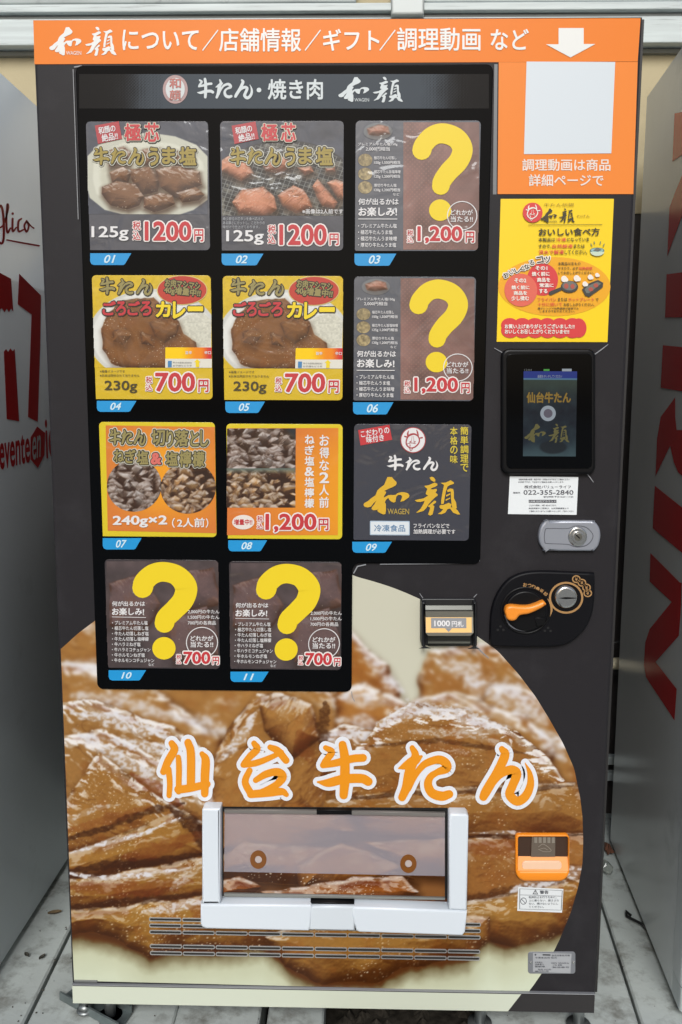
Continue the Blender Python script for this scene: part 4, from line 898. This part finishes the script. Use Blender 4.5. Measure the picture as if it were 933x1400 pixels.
        T(L,'240g×2',M,(136,692,522,778),LW_,w,.03); T(L,'（',M,(556,712,576,782),LW_,w,.02); T(L,'2人前',M,(592,712,786,780),LW_,w,.022); T(L,'）',M,(794,716,812,784),LW_,w,.02)
    elif src == 8:
        X,Y = grid_xy(60,60); A = mix(fill((216,118,52),X),(240,160,24),sst(.2,1.1,X/60*.6+Y/60*.2+.2*np.sin(Y/60*3.1)))
        picture('picture',card,M,(62,74,842,832),A,WD+.0002,M_CARD,clip=CL)
        A = art_stripgrey(130,76,31,(134,118,110),(58,48,50),(44,42,46)); B = art_stripgrey(130,76,37,(166,126,80),(76,52,36),(46,38,36)); B[:14] = mix(B[:14],(96,108,100),np.clip(1-np.arange(14)/11,0,1)[:,None]*np.ones((14,130)))
        picture('picture',card,M,(56,76,542,634),np.vstack([A,B]),WD+.0006,M_CARD)
        T(L,'お得な2人前',M,(710,116,778,640),LW_,w,.022,vertical=True); T(L,'ねぎ塩&塩檸檬',M,(606,116,674,640),LW_,w,.026,vertical=True)
        L.poly(ell(176,738,78,52),mat('badge_white',(232,222,214),.4),w-.0004,M); T(L,'増量中!!',M,(110,716,240,758),RD,w,.022)
        price(L,M,(274,692,314,784),(332,676,692,812),'1,200',(706,712,776,796))
    elif src == 9:
        L.poly([(48,94),(270,56),(290,160),(66,200)],RD,w-.0004,M); T(L,'こだわりの',M,(66,84,270,130),LW_,w,.02,rot=-9); T(L,'味付き',M,(106,130,232,176),LW_,w,.024,rot=-9)
        emblem(L,M,438,162,90,mat('crest_red',(170,62,66),.4),LW_,w)
        gyutan(L,M,[(256,264,372,376),(386,280,492,374),(506,276,616,378)],LW_,w)
        G = mat('brush_gold',(222,176,44),.4); logo(L,M,(88,416,768,690),G,w); T(L,'WAGEN',M,(258,642,410,682),mat('brush_gold_dull',(186,158,70),.4),w,.01)
        YG = mat('vertical_yellow',(212,190,60),.4); T(L,'簡単調理で',M,(772,66,828,384),YG,w,.018,vertical=True); T(L,'本格の味',M,(700,68,752,326),YG,w,.018,vertical=True)
        L.poly(rrect(134,730,414,832,6),mat('box_blue_rim',(176,196,216),.4),w-.0008,M); L.poly(rrect(140,736,408,826,4),mat('box_pale',(222,228,232),.4),w-.0004,M); T(L,'冷凍食品',M,(164,756,382,806),mat('box_blue',(92,132,170),.4),w,.012)
        T(L,'フライパンなどで',M,(440,746,692,778),LW_,w,.014); T(L,'加熱調理が必要です',M,(440,786,734,820),LW_,w,.014)
    elif src == 10:
        picture('picture',card,M,(62,56,872,826),art_raw(200,190),WD+.0002,M_CARD,clip=CL)
        qmark(M,card,[(326,244,150),(340,200,148),(400,148,144),(480,132,140),(575,160,144),(638,240,160),(620,330,154),(560,400,146),(500,460,144),(485,500,142)],(483,684,84,82))
        T(L,'何が出るかは',M,(106,342,344,378),LW_,w,.02); T(L,'お楽しみ!',M,(106,390,338,444),LW_,w,.03); L.poly([(106,454),(352,458),(352,462),(106,458)],LW_,w,M)
        mystery_small(L,M,('・プレミアム牛たん塩','・極芯牛たん切落し塩','・牛たん切落しねぎ塩','・牛たん切落し塩檸檬','・牛ハラミねぎ塩','・牛ハラミコチュジャン','・牛ホルモンねぎ塩','・牛ホルモンコチュジャン'),108,484,39.2,30,(256,262,264,264,206,278,238,306)); T(L,'など',M,(372,794,414,814),LW_,w,.01)
        for i,t in enumerate(('2,000円の牛たん','1,500円の牛たん','700円の各商品')): T(L,t,M,(654,402+i*40,(880,880,856)[i],432+i*40),LW_,w,.012)
        L.frame(ell(757,640,115,113),ell(757,640,109,107),LW_,w,w+.0001,M)
        T(L,'どれかが',M,(674,590,838,628),LW_,w,.02); T(L,'当たる!!',M,(674,632,838,676),LW_,w,.02)
        price(L,M,(574,728,608,796),(624,706,818,796),'700',(834,742,880,800),th=9)
    L.build('lettering',card)
# ---- yellow instruction sticker
MY = Quad(rect_of((686,272),(841,272),(829,468),(678,467)),(82,53),(836,60),(782,1022),(38,1022))
S = MB(); S.poly([(82,53),(836,60),(782,1022),(38,1022)],mat('sticker_yellow',(252,214,10),.35),.0009,MY); st = S.build('instruction_sticker',vm)
S = MB(); w = .0014; OG = mat('sticker_orange',(242,172,16),.4); S.poly(ell(430,645,376,200,48),OG,w,MY)
RC = mat('sticker_red_disk',(218,60,62),.4); S.poly(ell(352,596,104,110),RC,w+.0006,MY); S.poly(ell(205,668,110,112),mat('sticker_coral_disk',(228,104,84),.4),w+.0012,MY)
for i in range(6):
    S.poly(ell(128+i*84,908,60,50,20),RC,w+.0006,MY); S.poly(ell(128+i*84,944,60,52,20),RC,w+.0006,MY)
S.poly([(110,880),(600,880),(600,975),(110,975)],RC,w+.0006,MY); S.poly(ell(590,926,52,66,24),RC,w+.0006,MY)
S.build('printed_shape',st)
S = MB(); w = .0032; DK = mat('sticker_ink',(58,52,30),.4); PKI = mat('sticker_pinkred',(226,92,62),.4)
emblem(S,MY,292,148,66,RC,mat('sticker_white',(244,236,226),.4),w,True); logo(S,MY,(345,122,572,218),DK,w,DK); T(S,'牛たん伝説',MY,(368,86,568,108),mat('sticker_ochre',(150,120,20),.4),w,.0); T(S,'わげん',MY,(586,164,674,184),mat('sticker_ochre',(150,120,20),.4),w,.0)
S.poly([(262,228),(754,229),(754,232),(262,231)],DK,w,MY)
T(S,'おいしい食べ方',MY,(330,252,736,304),DK,w,.03)
def runs(y0,y1,parts,bold=.018):
    for t,x0,x1,c in parts: T(S,t,MY,(x0,y0,x1,y1),c,w,bold)
runs(316,342,(('本製品は',328,440,DK),('冷凍',446,512,PKI),('になっていま',518,666,DK))); runs(360,386,(('すので、',328,414,DK),('自然解凍',420,556,PKI),('または',562,636,DK))); runs(398,428,(('流水で解凍',328,496,RC),('してください。',502,652,DK)))
for i,ch in enumerate('おいしくなるコツ'):
    x,y,r = [(106,566,-30),(146,544,-30),(182,532,-28),(216,524,-26),(246,510,-22),(280,484,-18),(336,464,-10),(384,464,-8)][i]; s_ = 17 if i<6 else 22
    T(S,ch,MY,(x-s_,y-s_,x+s_,y+s_),DK,w,.02,rot=r,out=(mat('sticker_white',(244,236,226),.4),6))
WH = mat('sticker_white',(244,236,226),.4)
for t,b in (('その1',(304,506,384,534)),('焼く前に',(280,544,398,574)),('商品を',(314,584,402,614)),('常温に',(330,622,424,650)),('する',(326,660,382,690)),('その2',(162,588,242,618)),('焼く前に',(142,636,262,664)),('商品を',(156,674,246,702)),('少し揉む',(140,708,258,740))): T(S,t,MY,b,WH,w,.035)
for t,b,c in (('本製品は生もの',(456,480,606,500),DK),('ですので、必ず',(456,512,590,532),DK),('加熱調理',(594,512,684,532),RC),('してお召し上がりください。',(456,542,694,562),DK),('フライパン',(316,720,440,744),PKI),('または',(452,720,514,744),DK),('ホットプレート',(522,720,694,744),PKI),('で',(704,724,724,744),DK),('十分に焼いて',(316,752,480,778),PKI),('お召し上がりください。',(490,756,694,778),DK),('電子レンジで加熱調理が面倒でも',(316,786,590,800),DK),('しますのでおやめください。',(330,804,564,820),DK)): T(S,t,MY,b,c,w,.014)
T(S,'お買い上げありがとうございました!!',MY,(92,900,560,932),WH,w,.032); T(S,'おいしくお召し上がりくださいませ!!',MY,(92,936,524,968),WH,w,.032)
S.build('lettering',st)
S = MB(); w = .0032; PN,PN2,MT_ = mat('pan_dark',(60,60,56),.4),mat('pan_grey',(112,114,108),.4),mat('pan_meat',(178,86,70),.4)
stroke(S,[(404,690,26),(440,674,24),(480,656,20)],PN,w,MY,k=2); S.poly(ell(530,646,58,40),PN,w+.0003,MY); S.poly(ell(530,640,48,31),PN2,w+.0006,MY); S.poly(ell(508,642,15,18),MT_,w+.0009,MY); S.poly(ell(550,644,14,17),MT_,w+.0009,MY)
S.build('pan_drawing',st); S = MB()
S.poly([(614,664),(650,628),(720,600),(756,620),(752,650),(660,716),(634,706)],PN,w+.0003,MY); S.poly([(630,664),(656,640),(716,614),(742,626),(660,690),(642,690)],PN2,w+.0006,MY); S.poly(ell(672,664,16,14),MT_,w+.0009,MY); S.poly(ell(706,638,16,14),MT_,w+.0009,MY)
S.build('hot_plate_drawing',st)
for x,y,r in ((494,594,20),(578,590,20),(632,628,16),(668,582,16),(714,568,13)): S = MB(); S.poly(ell(x,y,r,r*1.1,12),WH,w+.0012,MY); S.poly(ell(x+r*.7,y+r*.3,r*.7,r*.7,12),WH,w+.0013,MY); S.build('steam_puff',st)
S = MB()
BL = mat('bowl_pale',(206,222,196),.4); S.poly(ell(718,404,48,20),mat('bowl_rim',(70,110,110),.4),w,MY); S.poly(ell(718,402,42,14),mat('bowl_water',(150,190,190),.4),w+.0003,MY); S.poly(ell(718,412,46,28,16,0,180),BL,w+.0006,MY); S.poly([(690,404),(716,384),(748,398),(724,410)],PN2,w+.0009,MY)
for x,y,a in ((680,366,.6),(700,352,.2),(740,352,-.3),(762,368,-.7)): stroke(S,[(x-6*math.sin(a),y-8,5),(x+6*math.sin(a),y+8,5)],mat('bowl_rim',(70,110,110),.4),w,MY)
S.build('bowl_drawing',st)
# ---- touch screen
zz = lambda q: lambda a,b: PX(a,b)
S = MB(); S.prism(rrect(684.5,477,812.5,648,11), M_BLACKP, 0, .012, .005, PX); ts = S.build('touch_screen',vm)
S = MB(); S.prism(rrect(691,484,807,640,7), M_PANEL, .0115, .0135, .0012, PX); S.build('screen_glass',ts)
X,Y = grid_xy(75,118); A = fill((28,38,46),X); A = A+(fbm(X/14,Y/14,4,4)[...,None]-.5)*40*np.array((.7,1,.9)); A = mix(A,(62,80,66),sst(46,14,Y)*.6); A = mix(A,(70,92,96),sst(90,118,Y)*.75); A = mix(A,(26,32,36),sst(17,13,np.hypot((X-42)*.8,(Y-104)*1.6))*.9); A[:11] = (30,52,130); A[10:12] = (80,120,150)
scr = picture('display',ts,Quad((fx(714,508)[0]-.0,fx(712,623)[1],fx(786.5,508)[0],fx(750,508)[1]),(0,0),(75,0),(72,117),(-3,117)),(0,0,75,117),np.clip(A,0,255),.0142,picture_mat('lit_display',.1,.3,.6))
def emit(name,rgb,k):
    m = bpy.data.materials.new(name); m.use_nodes=True; b=m.node_tree.nodes['Principled BSDF']; b.inputs['Base Color'].default_value=(.01,.01,.01,1); b.inputs['Emission Color'].default_value=(*lin(rgb),1); b.inputs['Emission Strength'].default_value=k; b.inputs['Roughness'].default_value=.2; return m
S = MB(); DG,DW,DGR = emit('display_gold',(176,138,40),.3),emit('display_white',(150,160,170),.5),emit('display_green',(60,150,60),.5)
T(S,'仙台牛たん',PX,(718,536,778,551),DG,.0148,.04); logo(S,PX,(715,579,776,605),emit('display_dullgold',(122,116,62),.3),.0148); S.poly(ell(747,565,10.5),DW,.0148,PX); S.poly(ell(747,565,6),emit('display_crest',(90,86,100),.5),.0152,PX)
T(S,'画面をタッチしてください',PX,(733,513,766,517),DW,.0148,.01); S.poly([(741,505),(749,505),(749,507.6),(741,507.6)],DGR,.0145,PX); S.poly([(766,504.6),(779,504.6),(779,508),(766,508)],DW,.0145,PX); T(S,'12:04',PX,(715,504.8,725,507.6),emit('display_dim',(80,84,86),.8),.0145,.0)
S.build('lettering',scr)
# ---- white contact sticker
MS = lambda x,y: PX(np.asarray(x)/9.147+690,np.asarray(y)/9.145+650)
S = MB(); S.poly([(66,10),(922,20),(900,492),(42,482)],mat('label_white2',(236,240,242),.4),.0009,MS); cs = S.build('contact_sticker',vm)
S = MB(); SI = mat('sticker_grey_ink',(84,84,92),.45); w = .0014
for t,b in (('自動販売機の故障・商品不良・お問合せは下記までご連絡ください',(178,38,812,60)),('お手数ですが、下記までご連絡をお願いいたします。',(172,72,742,92)),('株式会社バリューライフ',(246,122,828,162)),('022-355-2840',(236,182,860,240)),('連絡先',(104,204,196,226)),('受付時間 平日10:00～17:00',(486,256,858,276)),('こちらから簡単に、お問い合わせできます。',(306,362,648,384)),('商品情報やご質問は、公式情報画面より',(302,400,800,420)),('ご連絡くださいますようお願いいたします。ご協力ください',(306,436,866,456))): T(S,t,MS,b,SI,w,.012)
S.poly([(302,304),(648,304),(648,340),(302,340)],SI,w,MS); T(S,'LINE 公式アカウント',MS,(312,310,640,334),mat('label_white2',(236,240,242),.4),w+.0006,.012)
S.build('lettering',cs)
# ---- lock
ML = lambda x,y: PX(np.asarray(x)/4.911+660,np.asarray(y)/4.91+690)
S = MB(); oct_ = [(410,106),(430,103),(720,103),(748,112),(776,150),(784,190),(782,225),(770,268),(744,300),(715,306),(425,304),(405,296),(378,258),(370,215),(373,180),(385,140)]
S.prism(smooth_line(oct_+[oct_[0]],3)[:-1], M_SILVER, 0, .010, .004, ML); lk = S.build('lock_plate',vm)
S = MB(); ins = smooth_line([(410,165),(425,152),(560,152),(600,138),(640,134),(690,146),(725,180),(734,205),(722,238),(690,268),(640,280),(600,276),(560,262),(425,256),(408,244),(404,205),(410,165)],3)[:-1]
S.frame(ins,[(570+(a-570)*.97,206+(b-206)*.92) for a,b in ins],mat('lock_groove',(96,98,106),.5,.3),.0095,.0104,ML); S.build('inset_line',lk)
S = MB(); S.prism(ell(628,208,64,66,32),M_CHROME,.009,.013,.003,ML); S.prism(ell(628,210,40,40,28),M_CHROME,.012,.016,.001,ML); S.prism(ell(628,208,26,26,24),mat('lock_core',(150,148,140),.3,.9),.015,.0168,.0008,ML); S.poly([(606,192),(612,187),(640,214),(634,219)],M_BLACKP,.0171,ML); S.build('key_cylinder',lk)
# ---- coin unit
S = MB(); cu_ = smooth_line([(44,925),(46,800),(52,715),(75,630),(115,555),(172,492),(250,455),(345,440),(460,440),(600,446),(742,452)],3).tolist()+smooth_line([(745,520),(742,620),(732,700),(700,790),(645,862),(575,915),(490,940),(350,944),(200,944),(60,942)],3).tolist()
S.prism(cu_, mat('coin_black',(17,17,21),.42,spec=.14), 0, .012, .004, ML); cn = S.build('coin_unit',vm)
S = MB(); S.frame(ell(280,700,168,160,48),ell(280,700,150,144,48),M_BLACKP,.0115,.0135,ML,.001); S.prism(ell(280,700,138,134,40),M_BLACKP,.0115,.017,.003,ML)
stroke(S,[(140,730,5),(170,790,8),(220,822,9),(285,830,9),(340,800,6)],mat('rim_highlight',(110,112,118),.2),.0141,ML); S.prism([(335,740),(410,745),(400,790),(350,800)],M_BLACKP,.0165,.0195,.001,ML)  # highlight on the dial's lower rim, painted as a pale stroke
for x,y in ((113,805),(95,828),(132,828),(430,815),(408,835),(446,835)): S.poly(ell(x,y,9,8,10),mat('dimple',(12,12,14),.6),.0125,ML)
S.build('dial',cn)
S = MB(); S.prism(smooth_line([(132,690),(142,662),(172,650),(230,655),(290,655),(340,640),(384,622),(398,632),(402,648),(350,680),(290,706),(250,712),(226,720),(205,746),(175,753),(145,738),(132,690)],3)[:-1], mat('lever_orange',(250,150,44),.35,spec=.5), .016, .032, .005, ML); S.build('return_lever',cn)
S = MB(); S.prism(ell(546,614,86,86,40),M_BLACKP,.0118,.0128,.0006,ML); S.prism(ell(546,606,75,76,40),M_CHROME,.012,.020,.005,ML); S.prism(smooth_line([(495,610),(530,604),(560,604),(620,610),(560,616),(530,616),(495,610)],2)[:-1],M_BLACKP,.0198,.0203,0,ML); S.build('coin_slot',cn)
S = MB(); BR_ = mat('coin_brown',(176,134,84),.4); w = .0126
S.frame(ell(550,614,114,106,44),ell(550,614,101,93,44),BR_,.012,w,ML)
for x,y in ((618,490),(655,514),(686,546),(694,584)): S.frame(ell(x,y,29,26,20),ell(x,y,21,18,20),BR_,.012,w,ML); T(S,'¥',ML,(x-9,y-11,x+9,y+11),BR_,w,.02)
for ch,x,y,r in (('お',276,528,6),('つ',306,534,12),('り',334,542,18),('・',360,554,22),('返',386,568,34),('却',412,588,40)): T(S,ch,ML,(x-13,y-13,x+13,y+13),BR_,w,.03,rot=r)
stroke(S,[(428,622,5),(446,660,14),(450,700,18),(436,748,4)],BR_,w,ML); S.build('lettering',cn)
# ---- note slot
MN = lambda x,y: PX(np.asarray(x)/8.48+560,np.asarray(y)/8.48+800)
S = MB(); S.prism(rrect(122,146,772,692,[34,34,60,60]), mat('note_black',(30,31,34),.38), 0, .006, .003, MN)
S.prism(rrect(128,160,178,690,[20,8,8,44]), MATS['note_black'], .004, .022, .004, MN); S.prism(rrect(722,160,768,694,[8,20,44,8]), MATS['note_black'], .004, .022, .004, MN)
S.prism([(178,160),(722,160),(722,225),(178,225)], mat('note_recess',(12,12,13),.6), .004, .0065, 0, MN); nt_ = S.build('note_slot',vm)
S = MB(); prof = [(225,.006),(270,.010),(272,.020),(330,.0205),(338,.018),(512,.024),(545,.0245),(552,.018),(610,.016),(618,.020),(642,.019),(648,.013),(688,.010)]
BRZ = [mat('note_metal_dark',(70,70,66),.3,.7),mat('note_metal',(150,148,138),.3,.8)]
V = []
for y,wv in prof:
    for x in (178,722):
        u,v = MN(x if y<520 else (205 if x==178 else 690),y); V.append((float(u),-wv,float(v)))
for i in range(len(prof)-1): S.raw(V[2*i:2*i+4],[(0,2,3,1)],BRZ[0] if i in (0,7,8,11) else BRZ[1])
S.build('note_guide',nt_)
def MNl(x,y): return MN(x,y)
S = MB(lambda u,v,w: np.stack([u,-(w+.018+(float(MN(0,338)[1])-v)/(float(MN(0,338)[1])-float(MN(0,512)[1]))*.006),v],-1))
S.poly([(180,344),(706,344),(702,508),(182,508)],mat('note_yellow',(250,200,124),.4),.0006,MN); S.poly([(240,350),(645,350),(643,460),(240,460)],mat('note_grey',(140,142,146),.4),.0010,MN); S.poly([(400,462),(478,462),(440,502)],mat('note_grey',(140,142,146),.4),.0010,MN)
T(S,'1000',MN,(276,376,456,440),LW_,.0014,.03); T(S,'円札',MN,(476,380,610,444),LW_,.0014,.02); S.build('lettering',nt_)
# ---- delivery port
MP = lambda x,y: PX(np.asarray(x)/2.3325+260,np.asarray(y)/2.332+1080)
S = MB(); S.poly([(100,52),(822,56),(822,345),(100,345)],mat('port_dark',(22,20,20),.5),.0012,MP); dp = S.build('delivery_port',vm)
fl = np.array(ART); 
def flap_art(w=300,h=112):
    X,Y = np.mgrid[0:h,0:w].astype(float)[::-1]; A = fill((132,86,46),X)
    for i,(P,a) in enumerate([([(-10,-10),(150,-10),(190,30),(90,70),(-10,60)],.3),([(150,-20),(320,-20),(320,40),(240,50),(190,30)],-.2),([(-10,60),(30,40),(130,45),(220,60),(260,90),(100,100),(-10,90)],.1),([(190,40),(320,30),(320,90),(240,80)],.2),([(100,70),(160,40),(240,70),(220,110),(100,110)],-.3),([(-10,92),(20,86),(50,100),(30,120),(-10,120)],.2),([(50,106),(120,98),(180,84),(240,84),(262,104),(240,125),(60,125)],.1)]):
        chunk(A,X,Y,P,a,(150,100,54) if i<5 else (140,80,38),(74,38,16),300+i,14,.25 if i<5 else .4,1.6,.5,4,.8,.5 if i<5 else .9)
    return A
fp = picture('flap',dp,MP,(0,0,1,1),flap_art(),.0042,picture_mat('flap_print',.12,.5),outline=lambda gu,gv:(108+gu*(812-108),66+gv*(328-66)+gu*(8)*(1-gv*.0),gu,gv))
m = bpy.data.materials.new('sky_reflection_film'); m.use_nodes = True; N = m.node_tree.nodes; Lk = m.node_tree.links; b = N['Principled BSDF']; b.inputs['Base Color'].default_value = (*(lin((202,196,206))*ALB),1); b.inputs['Roughness'].default_value = .35  # pale see-through sheet standing in for the sky reflected on the flap
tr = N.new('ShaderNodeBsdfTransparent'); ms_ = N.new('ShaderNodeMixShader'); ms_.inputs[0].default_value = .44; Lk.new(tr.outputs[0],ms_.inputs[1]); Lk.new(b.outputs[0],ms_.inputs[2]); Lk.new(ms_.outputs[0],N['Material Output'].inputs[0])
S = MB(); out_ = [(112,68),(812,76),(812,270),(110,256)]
S.poly(out_,m,.0049,MP); S.build('sky_reflection_film',dp)
RB = mat('ring_brown',(128,78,32),.3); RP = mat('ring_pale',(190,176,172),.3)
for x,y in ((219,217),(696,230)): S = MB(); S.frame(ell(x,y,26,29,28),ell(x,y,11.5,12,28),RB,.0050,.0062,MP); S.poly(ell(x+1,y-1,11,11.5,20),RP,.0056,MP); S.build('bump_ring',dp)
S = MB(); S.prism([(112,56),(405,58),(405,70),(112,66)],mat('grey_hood',(120,116,112),.35),.004,.010,.001,MP); S.prism([(405,55),(516,56),(516,70),(405,70)],M_BLACKP,.004,.011,.001,MP); S.prism([(516,60),(812,66),(812,78),(516,72)],mat('grey_hood',(120,116,112),.35),.004,.010,.001,MP); S.prism([(110,322),(812,336),(812,343),(110,332)],mat('grey_lip',(128,130,126),.35),.004,.009,.001,MP); S.build('flap_hinge',dp)
for P in (rrect(46,38,104,336,[8,4,2,2]),): S = MB(); S.prism(P,M_WHITE,0,.027,.004,MP); S.build('side_post',dp)
S = MB(); S.prism([(822,60),(828,55),(876,56),(883,63),(878,358),(820,355)],M_WHITE,0,.027,.004,MP); S.build('side_post',dp)
S = MB(); S.prism([(42,337),(386,339),(392,345),(388,405),(382,421),(60,414),(46,408),(42,398)],M_WHITE,0,.029,.004,MP)
S.prism([(386,345),(526,345),(526,422),(380,419)],mat('white_plastic_step',(216,224,231),.35),0,.027,.004,MP)
S.prism([(518,352),(524,345),(878,358),(872,424),(864,436),(540,425),(530,420),(518,378)],M_WHITE,0,.029,.004,MP); S.build('front_sill',dp)
S = MB(); S.prism([(386,338),(524,342),(524,347),(386,344)],M_BLACKP,0,.020,.001,MP); S.build('gasket',dp); S = MB(); S.prism([(386,418),(520,421),(522,426),(382,424)],M_BLACKP,0,.006,0,MP); S.build('gasket',dp)
# ---- coin return cup
MCUP = lambda x,y: PX(np.asarray(x)/6.367+690,np.asarray(y)/6.364+1120)
CUPO = mat('cup_orange',(250,146,28),.35,spec=.5)
oo = rrect(90,115,556,524,[34,34,100,100],8); ii = rrect(112,134,548,430,[18,18,14,14],8)
S = MB(); S.frame(oo,ii,CUPO,0,.009,MCUP,.002); cup = S.build('coin_return_cup',vm)
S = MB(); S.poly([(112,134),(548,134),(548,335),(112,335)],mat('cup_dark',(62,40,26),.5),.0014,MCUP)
def cupq(P,m):
    V = []
    for x,y,w in P:
        u,v = MCUP(x,y); V.append((float(u),-w,float(v)))
    S.raw(V,[tuple(range(len(V)))[::-1]],m)
cupq([(112,318,.0015),(548,322,.0015),(548,432,.008),(112,428,.008)],mat('cup_floor',(252,176,110),.25))
S.prism(rrect(148,350,492,424,30),mat('cup_tray',(248,206,172),.3),.0035,.0072,.0015,MCUP); S.build('cup_inside',cup)
S = MB(); S.prism([(236,134),(440,134),(438,318),(225,318)],mat('smoked_flap',(104,92,80),.18,spec=.6),.002,.0045,.001,MCUP); w=.0049
for P in ([(290,230,5),(330,205,6),(380,235,6),(400,265,5),(340,270,5),(290,250,5)],[(300,250,4),(340,240,5),(370,255,4)]): stroke(S,P,mat('flap_mark',(140,130,116),.3),w,MCUP)
for i in range(5): S.poly([(255+i*38,145),(280+i*38,145),(280+i*38,195),(255+i*38,195)],mat('flap_pale',(136,128,116),.3),w,MCUP)
S.build('coin_flap',cup)
# ---- warning label and rating plate
S = MB(); S.poly([(118,585),(512,604),(500,810),(110,794)],mat('label_white3',(226,230,232),.4),.0012,MCUP); wl_ = S.build('warning_label',vm)
S = MB(); w = .0018; GI = mat('warning_grey',(92,94,100),.45)
fo = [(130,600),(504,616),(494,788),(128,778)]; c_ = np.mean(fo,0); S.frame(fo,[tuple(c_+(np.array(p)-c_)*.975) for p in fo],GI,.0016,w,MCUP); S.poly([(130,652),(502,664),(502,667),(130,655)],GI,w,MCUP)
S.frame([(244,648),(292,650),(268,606)],[(254,643),(283,644),(268,617)],GI,.0016,w,MCUP); T(S,'!',MCUP,(265,622,271,640),GI,w,.01); T(S,'警告',MCUP,(306,616,382,646),GI,w,.03)
S.frame(ell(164,708,28,30,24),ell(164,708,23,25,24),GI,.0016,w,MCUP); stroke(S,[(146,690,5),(182,728,5)],GI,w,MCUP)
for i,t in enumerate(('転倒防止を行うために、','上に乗らない、揺さぶら','ない、傾けないようにし','てください。')): T(S,t,MCUP,(210,664+i*28,(452,470,466,340)[i],684+i*28),GI,w,.01)
S.build('lettering',wl_)
S = MB(); S.prism(rrect(203,1150,616,1340,24),mat('plate_silver',(146,148,154),.4,.5),0,.0016,.0006,MCUP); rp = S.build('rating_plate',vm)
S = MB(); S.poly([(246,1156),(582,1164),(572,1334),(246,1322)],mat('plate_pale',(178,180,184),.4,.2),.0020,MCUP); w=.0025; RI = mat('plate_ink',(84,86,92),.5)
S.poly([(330,1168),(398,1170),(398,1180),(330,1178)],mat('plate_black',(30,30,32),.5),w,MCUP); S.poly(ell(268,1172,8),RI,w,MCUP)
for t,b in (('食品自動販売機',(408,1170,566,1186)),('冷凍食品用 型式',(262,1190,454,1206)),('定格電圧',(262,1232,330,1246)),('100V 50/60Hz',(404,1238,560,1252)),('消費電力',(262,1250,340,1264)),('冷媒',(420,1256,500,1268)),('電動機',(262,1268,350,1282)),('製造番号',(416,1274,560,1288)),('製造 2022年',(290,1294,404,1308)),('屋内外用',(262,1310,380,1322))): T(S,t,MCUP,b,RI,w,.006)
for x in (228,598): S.prism(ell(x,1242,10,12,12),M_CHROME,.0016,.003,.0008,MCUP)
S.build('lettering',rp)
# ---- ventilation slots
S = MB(); SD,SL = mat('slot_dark',(40,36,32),.6),mat('slot_lip',(196,196,196),.3,.6)
xs0,xs1 = fx(206,1280)[0],fx(659,1285)[0]; per = (xs1-xs0)/10
for row,(pl,pr) in enumerate(((1253.3,1266.5),(1261.8,1275),(1270.6,1284),(1289.6,1303.8),(1298.8,1313.5))):
    for k in range(10):
        xa,xb = xs0+per*k,xs0+per*(k+1)-.0042; z = fx(430,(pl+pr)/2)[1]
        h = .0046; P = [(xa+h/2+h/2*math.cos(R_(a)),z+h/2*math.sin(R_(a))) for a in (90,135,180,225,270)]+[(xb-h/2+h/2*math.cos(R_(a)),z+h/2*math.sin(R_(a))) for a in (-90,-45,0,45,90)]
        S.frame([(x+(x-(xa+xb)/2)/(xb-xa)*.003,zz_+(zz_-z)*.75) for x,zz_ in P],P,SL,.0005,.0018); S.poly(P,SD,.0012)
S.build('vent_grille',vm)
# ---- anchor bracket under the left corner
AB = [ground_at(*c) for c in ((84,1368),(101,1354),(179,1389),(163,1412))]
br = thing('anchor_bracket',(float(AB[0][0])+.05,float(AB[0][1]),0),'grey galvanised floor bracket bolted down under the left front corner','bracket')
S = MB(); P = [(p[0],p[1]) for p in AB]
c = np.mean(P,0); n = len(P)
for (s0,z0,z1) in ((1.0,.001,.006),): 
    V = [(x,y,z0) for x,y in P]+[(x,y,z1) for x,y in P]; S.raw(V,[(0,1,2,3),(7,6,5,4)]+[((i+1)%4,i,4+i,4+(i+1)%4) for i in range(4)],mat('zinc_plate',(126,136,136),.45,.6,var=.2,vscale=30))
for i in (0,2):
    a,b = np.array(P[(i+1)%4]),np.array(P[(i+2)%4]); d = (b-a)/np.linalg.norm(b-a); o = np.array([-d[1],d[0]])*.004
    a,b = (a,b); V = [(*(a),.004),(*(b),.004),(*(b),.022),(*(a),.022),(*(a+o),.004),(*(b+o),.004),(*(b+o),.022),(*(a+o),.022)]
    S.raw(V,[(0,1,2,3),(7,6,5,4),(0,4,5,1),(2,6,7,3),(1,5,6,2),(0,3,7,4)],MATS['zinc_plate'])
S.build('base_channel',br)
p = ground_at(117,1386); S = MB(); S.tube([(p[0],p[1],.004),(p[0],p[1],.05)],.007,MATS['galvanised'],12); S.tube([(p[0],p[1],.012),(p[0],p[1],.022)],.014,MATS['galvanised'],6); S.tube([(p[0],p[1],.030),(p[0],p[1],.038)],.013,MATS['galvanised'],6); S.tube([(p[0],p[1],.008),(p[0],p[1],.011)],.017,MATS['galvanised'],18); S.build('bolt',br)
